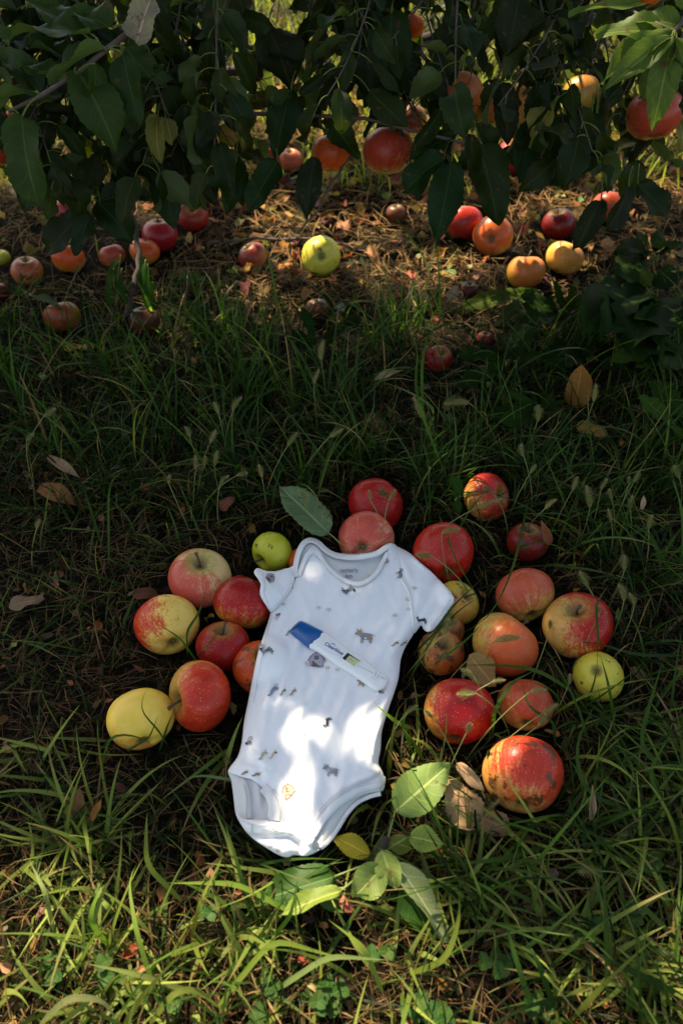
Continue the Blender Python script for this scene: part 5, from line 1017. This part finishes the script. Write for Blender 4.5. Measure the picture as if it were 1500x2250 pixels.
for k, (hx_, hy_, ln, an) in enumerate(FOX):
    z = .085 if hy_ > 1000 else .10
    if hy_ > 1700: z = .05
    if cover(gp(hx_, hy_, z)[None])[0] > .3 or any(np.hypot(hx_-a, hy_-b) < 90 for a, b in ((1000, 1560), (1110, 1420))): z = .105
    H_ = gp(hx_, hy_, z); dd = proj(H_)[2][0]; Lm = ln*dd/FPX; a = math.radians(an); ax = np.array(view_vec((math.cos(a), math.sin(a), .15)))
    b = H_-ax*Lm*.5; rootp = np.array([b[0]-ax[0]*.05+random.uniform(-.02, .02), b[1]-.012+random.uniform(-.015, .015), 0])
    for c, r in zip(sc_, sr_):                      # the stalk grows from beside an apple, not through it
        dv = rootp[:2]-c[:2]; n_ = np.linalg.norm(dv)
        if n_ < r*1.05: rootp[:2] = c[:2]+dv/(n_+1e-6)*r*1.08
    if inpoly(rootp[0], rootp[1], [tuple(p) for p in suit_poly]): rootp[0] += .05
    e = empty('foxtail', rootp); tag(e, describe(hx_, hy_, random.choice(['bristly foxtail seed head'])), 'foxtail', 'foxtail seed heads above the grass')
    v, f = tube([np.array(p)-rootp for p in bez(rootp, rootp*.5+b*.5+np.array([0, 0, .02])-ax*.01, b, 8)], [.0009]*4+[.0006]*4, 5); link('stem', pymesh('stem', v, f), M_PET, e)
    V = []; F = []; C = []; o_ = b-rootp; ripe = random.random(); Lm *= random.uniform(.75, 1.15); bendv = np.array([rng.normal(0, .3), rng.normal(0, .2), -random.uniform(0, .5)]); s1 = np.cross(ax, [.3, .2, .9]); s1 /= np.linalg.norm(s1); s2 = np.cross(ax, s1); n = 0; rr = Lm*.15
    for i in range(120):
        tt = (i+.5)/120; q = i*2.4; rad = rr*math.sin(math.pi*min(1, tt*.9+.1))**.6; d_ = s1*math.cos(q)+s2*math.sin(q); c0 = o_+ax*Lm*tt+bendv*Lm*tt*tt*.6+d_*rad*.45; tip = c0+d_*rad*.75+ax*Lm*.07; sd2 = np.cross(d_, ax)*rad*.30
        V += [c0-ax*Lm*.015, c0+sd2+d_*rad*.3, tip, c0-sd2+d_*rad*.3]; F.append((n, n+1, n+2, n+3)); g_ = random.uniform(.8, 1.3); cc = ((.14+.16*ripe)*g_, (.20+.03*ripe)*g_, (.03+.05*ripe)*g_); C += [cc]*4; n += 4
        bt = c0+d_*rad*1.9+ax*Lm*.16; w2 = np.cross(d_, ax)*.0003; V += [c0-w2, c0+w2, bt+w2*.3, bt-w2*.3]; F.append((n, n+1, n+2, n+3)); C += [(.30, .27, .10)]*4; n += 4
    link('seed_head', npmesh('seed_head', V, F, np.array(C), None, False), M_SEED, e)
# a few long blades that lie across things, as in the photo
def blade_path(pts, wmm, col, LVs):
    P, ln = pathpts([gp(*p) for p in pts], 14)
    P = np.array(P); P[1:-1] = (P[:-2]+P[1:-1]*2+P[2:])/4; P[1:-1] = (P[:-2]+P[1:-1]*2+P[2:])/4
    n = len(P); t_ = np.linspace(0, 1, n); V = []; U = []
    for i in range(n):
        tg = P[min(i+1, n-1)]-P[max(i-1, 0)]; s_ = np.cross(tg, [0, -.25, 1]); s_ /= np.linalg.norm(s_)+1e-9; w_ = wmm*.0005*min(1, (1-t_[i])*2.2+.02)*min(1, .5+t_[i]*4)
        V += [P[i]-s_*w_, P[i]+np.array([0, 0, -.0003]), P[i]+s_*w_]; U += [(-1, 0, 0), (0, 0, 0), (1, 0, 0)]
    F = [(3*i+j, 3*i+j+1, 3*i+j+4, 3*i+j+3) for i in range(n-1) for j in (0, 1)]; LVs.append((np.array(V), np.array(F), np.tile(np.array(col), (len(V), 1)), np.array(U)))
BP = []; G_ = (.04, .085, .010); D_ = (.02, .05, .007); L_g = (.15, .21, .03)
for pts, wm, c in [([(905,1600,.03),(875,1590,.06),(850,1570,.075),(820,1543,.07)], 4.5, (.10,.18,.02)), ([(905,1655,.02),(880,1580,.06),(905,1555,.07),(935,1560,.06)], 3.2, G_),
    ([(430,1450,.02),(395,1400,.09),(337,1366,.095)], 2.4, G_), ([(412,1440,.02),(410,1380,.09),(435,1356,.09),(455,1290,.08)], 3.5, G_), ([(430,1440,.02),(455,1420,.095),(505,1362,.09)], 2.6, G_), ([(370,1640,.02),(345,1600,.09),(305,1560,.095),(322,1512,.085)], 2.0, D_),
    ([(222,1690,.02),(240,1620,.09),(262,1610,.095),(320,1622,.095),(335,1640,.08)], 3.2, G_), ([(350,1650,.02),(370,1590,.09),(386,1555,.085)], 3.4, D_), ([(280,1650,.04),(330,1620,.085),(348,1570,.085)], 2.6, D_),
    ([(1160,1100,.02),(1130,1240,.08),(1080,1360,.07),(1000,1400,.06)], 3.2, G_), ([(960,1120,.02),(1000,1230,.11),(1060,1330,.06)], 2.8, G_), ([(900,1490,.02),(940,1420,.07),(985,1340,.07),(1060,1270,.06)], 3.4, G_), ([(905,1440,.02),(945,1400,.07),(1020,1330,.08),(1048,1316,.08)], 3.4, D_),
    ([(940,1470,.02),(1020,1410,.10),(1060,1370,.08)], 3.0, G_), ([(1290,1540,.02),(1180,1470,.08),(1090,1460,.09),(1015,1462,.07)], 4.6, G_), ([(1080,1620,.02),(1085,1560,.08),(1120,1500,.09),(1180,1470,.06)], 4.4, G_), ([(1220,1640,.02),(1215,1580,.08),(1160,1560,.09),(1145,1490,.08)], 3.6, D_),
    ([(1310,1460,.02),(1315,1400,.10),(1305,1330,.11),(1340,1280,.08)], 3.4, G_), ([(1350,1590,.02),(1335,1500,.09),(1318,1440,.09)], 4.2, G_), ([(1500,1440,.03),(1400,1440,.06),(1300,1410,.08),(1262,1410,.08)], 4.0, D_), ([(930,1670,.02),(900,1620,.05),(885,1600,.05)], 4.4, G_),
    ([(1065,1720,.03),(1075,1640,.06),(1060,1680,.05)], 3, D_), ([(900,1700,.02),(990,1680,.05),(1060,1700,.06)], 3.6, D_), ([(1200,1860,.02),(1090,1890,.05),(980,1900,.03)], 5, G_), ([(1500,1720,.03),(1400,1640,.07),(1440,1500,.09),(1460,1440,.09)], 4.6, G_),
    ([(1420,1800,.02),(1280,1740,.06),(1260,1640,.09),(1310,1540,.09)], 4.4, G_), ([(1500,1850,.03),(1420,1700,.07),(1480,1600,.09)], 4.6, G_), ([(600,1650,.01),(545,1720,.03),(430,1700,.05),(400,1720,.03)], 4, (.16,.2,.07)),
    ([(400,1980,.02),(320,1900,.06),(322,1800,.07),(324,1785,.06)], 5, L_g), ([(350,2210,.02),(300,2050,.07),(280,1930,.07),(300,1900,.06)], 4.5, L_g), ([(450,2190,.02),(300,2140,.06),(180,2115,.06)], 4.8, (.16,.22,.06)), ([(420,2060,.02),(440,1980,.07),(490,1880,.07)], 4, L_g),
    ([(120,2050,.02),(100,1960,.06),(65,1890,.05)], 4.5, (.15,.2,.07)), ([(240,2080,.02),(195,2020,.06),(215,1960,.07),(235,1940,.06)], 5, L_g), ([(650,2010,.03),(520,1940,.05),(360,1940,.05)], 5, L_g), ([(900,2140,.02),(980,2110,.06),(1010,2020,.07),(1008,1955,.06)], 5.4, L_g),
    ([(600,2180,.02),(720,2100,.06),(860,2110,.05)], 5, (.18,.22,.08)), ([(480,2210,.03),(600,2060,.06),(690,2090,.05),(770,2110,.05)], 5.2, L_g), ([(840,2180,.02),(800,2080,.06),(720,2020,.06)], 4.4, L_g), ([(330,2250,.03),(380,2180,.06),(430,2170,.05),(500,2230,.03)], 5.4, L_g),
    ([(90,2250,.03),(150,2190,.06),(230,2195,.05),(260,2250,.03)], 6, (.17,.22,.09)), ([(600,2060,.02),(640,2010,.06),(655,1930,.07)], 4, G_), ([(1180,2250,.02),(1130,2100,.07),(1100,1990,.06)], 5, G_), ([(1220,2220,.02),(1180,2110,.07),(1145,2050,.06)], 5.2, D_), ([(1500,2190,.03),(1400,2140,.06),(1300,2090,.07)], 6, D_),
    ([(1335,2200,.02),(1330,2000,.08),(1320,1900,.09)], 5, G_), ([(1285,1900,.02),(1283,1830,.05),(1280,1785,.06)], 4.4, D_), ([(1500,2080,.03),(1400,1980,.06),(1340,1900,.06)], 5, D_),
    ([(930,960,.02),(925,800,.14),(935,745,.16),(975,690,.16)], 4.4, G_), ([(930,960,.02),(960,900,.12),(900,860,.10),(835,838,.08)], 5, (.09,.15,.03)), ([(985,1060,.02),(945,960,.12),(905,850,.15),(925,760,.16),(870,700,.15)], 4, G_), ([(560,1040,.02),(480,1010,.08),(240,1040,.09)], 3.4, G_),
    ([(240,1240,.02),(238,1080,.1),(250,1040,.1),(290,1035,.08)], 3.2, G_), ([(225,1200,.02),(190,1090,.08),(180,1060,.08)], 3.2, D_), ([(690,900,.02),(640,740,.15),(560,700,.14)], 3.6, D_), ([(870,480,.10),(930,560,.05),(960,650,.03)], 4, D_), ([(340,700,.02),(315,640,.12),(300,615,.12)], 5, (.12,.2,.03))]:
    blade_path(pts, wm, tuple(q*random.uniform(.85, 1.15) for q in c), BP)
V, F, C, U = merge(BP); tag(link('long_grass', npmesh('long_grass', V, F, C, U), M_GRASS), 'broad arching grass blades lying over apples and lawn', 'grass', kind='stuff')
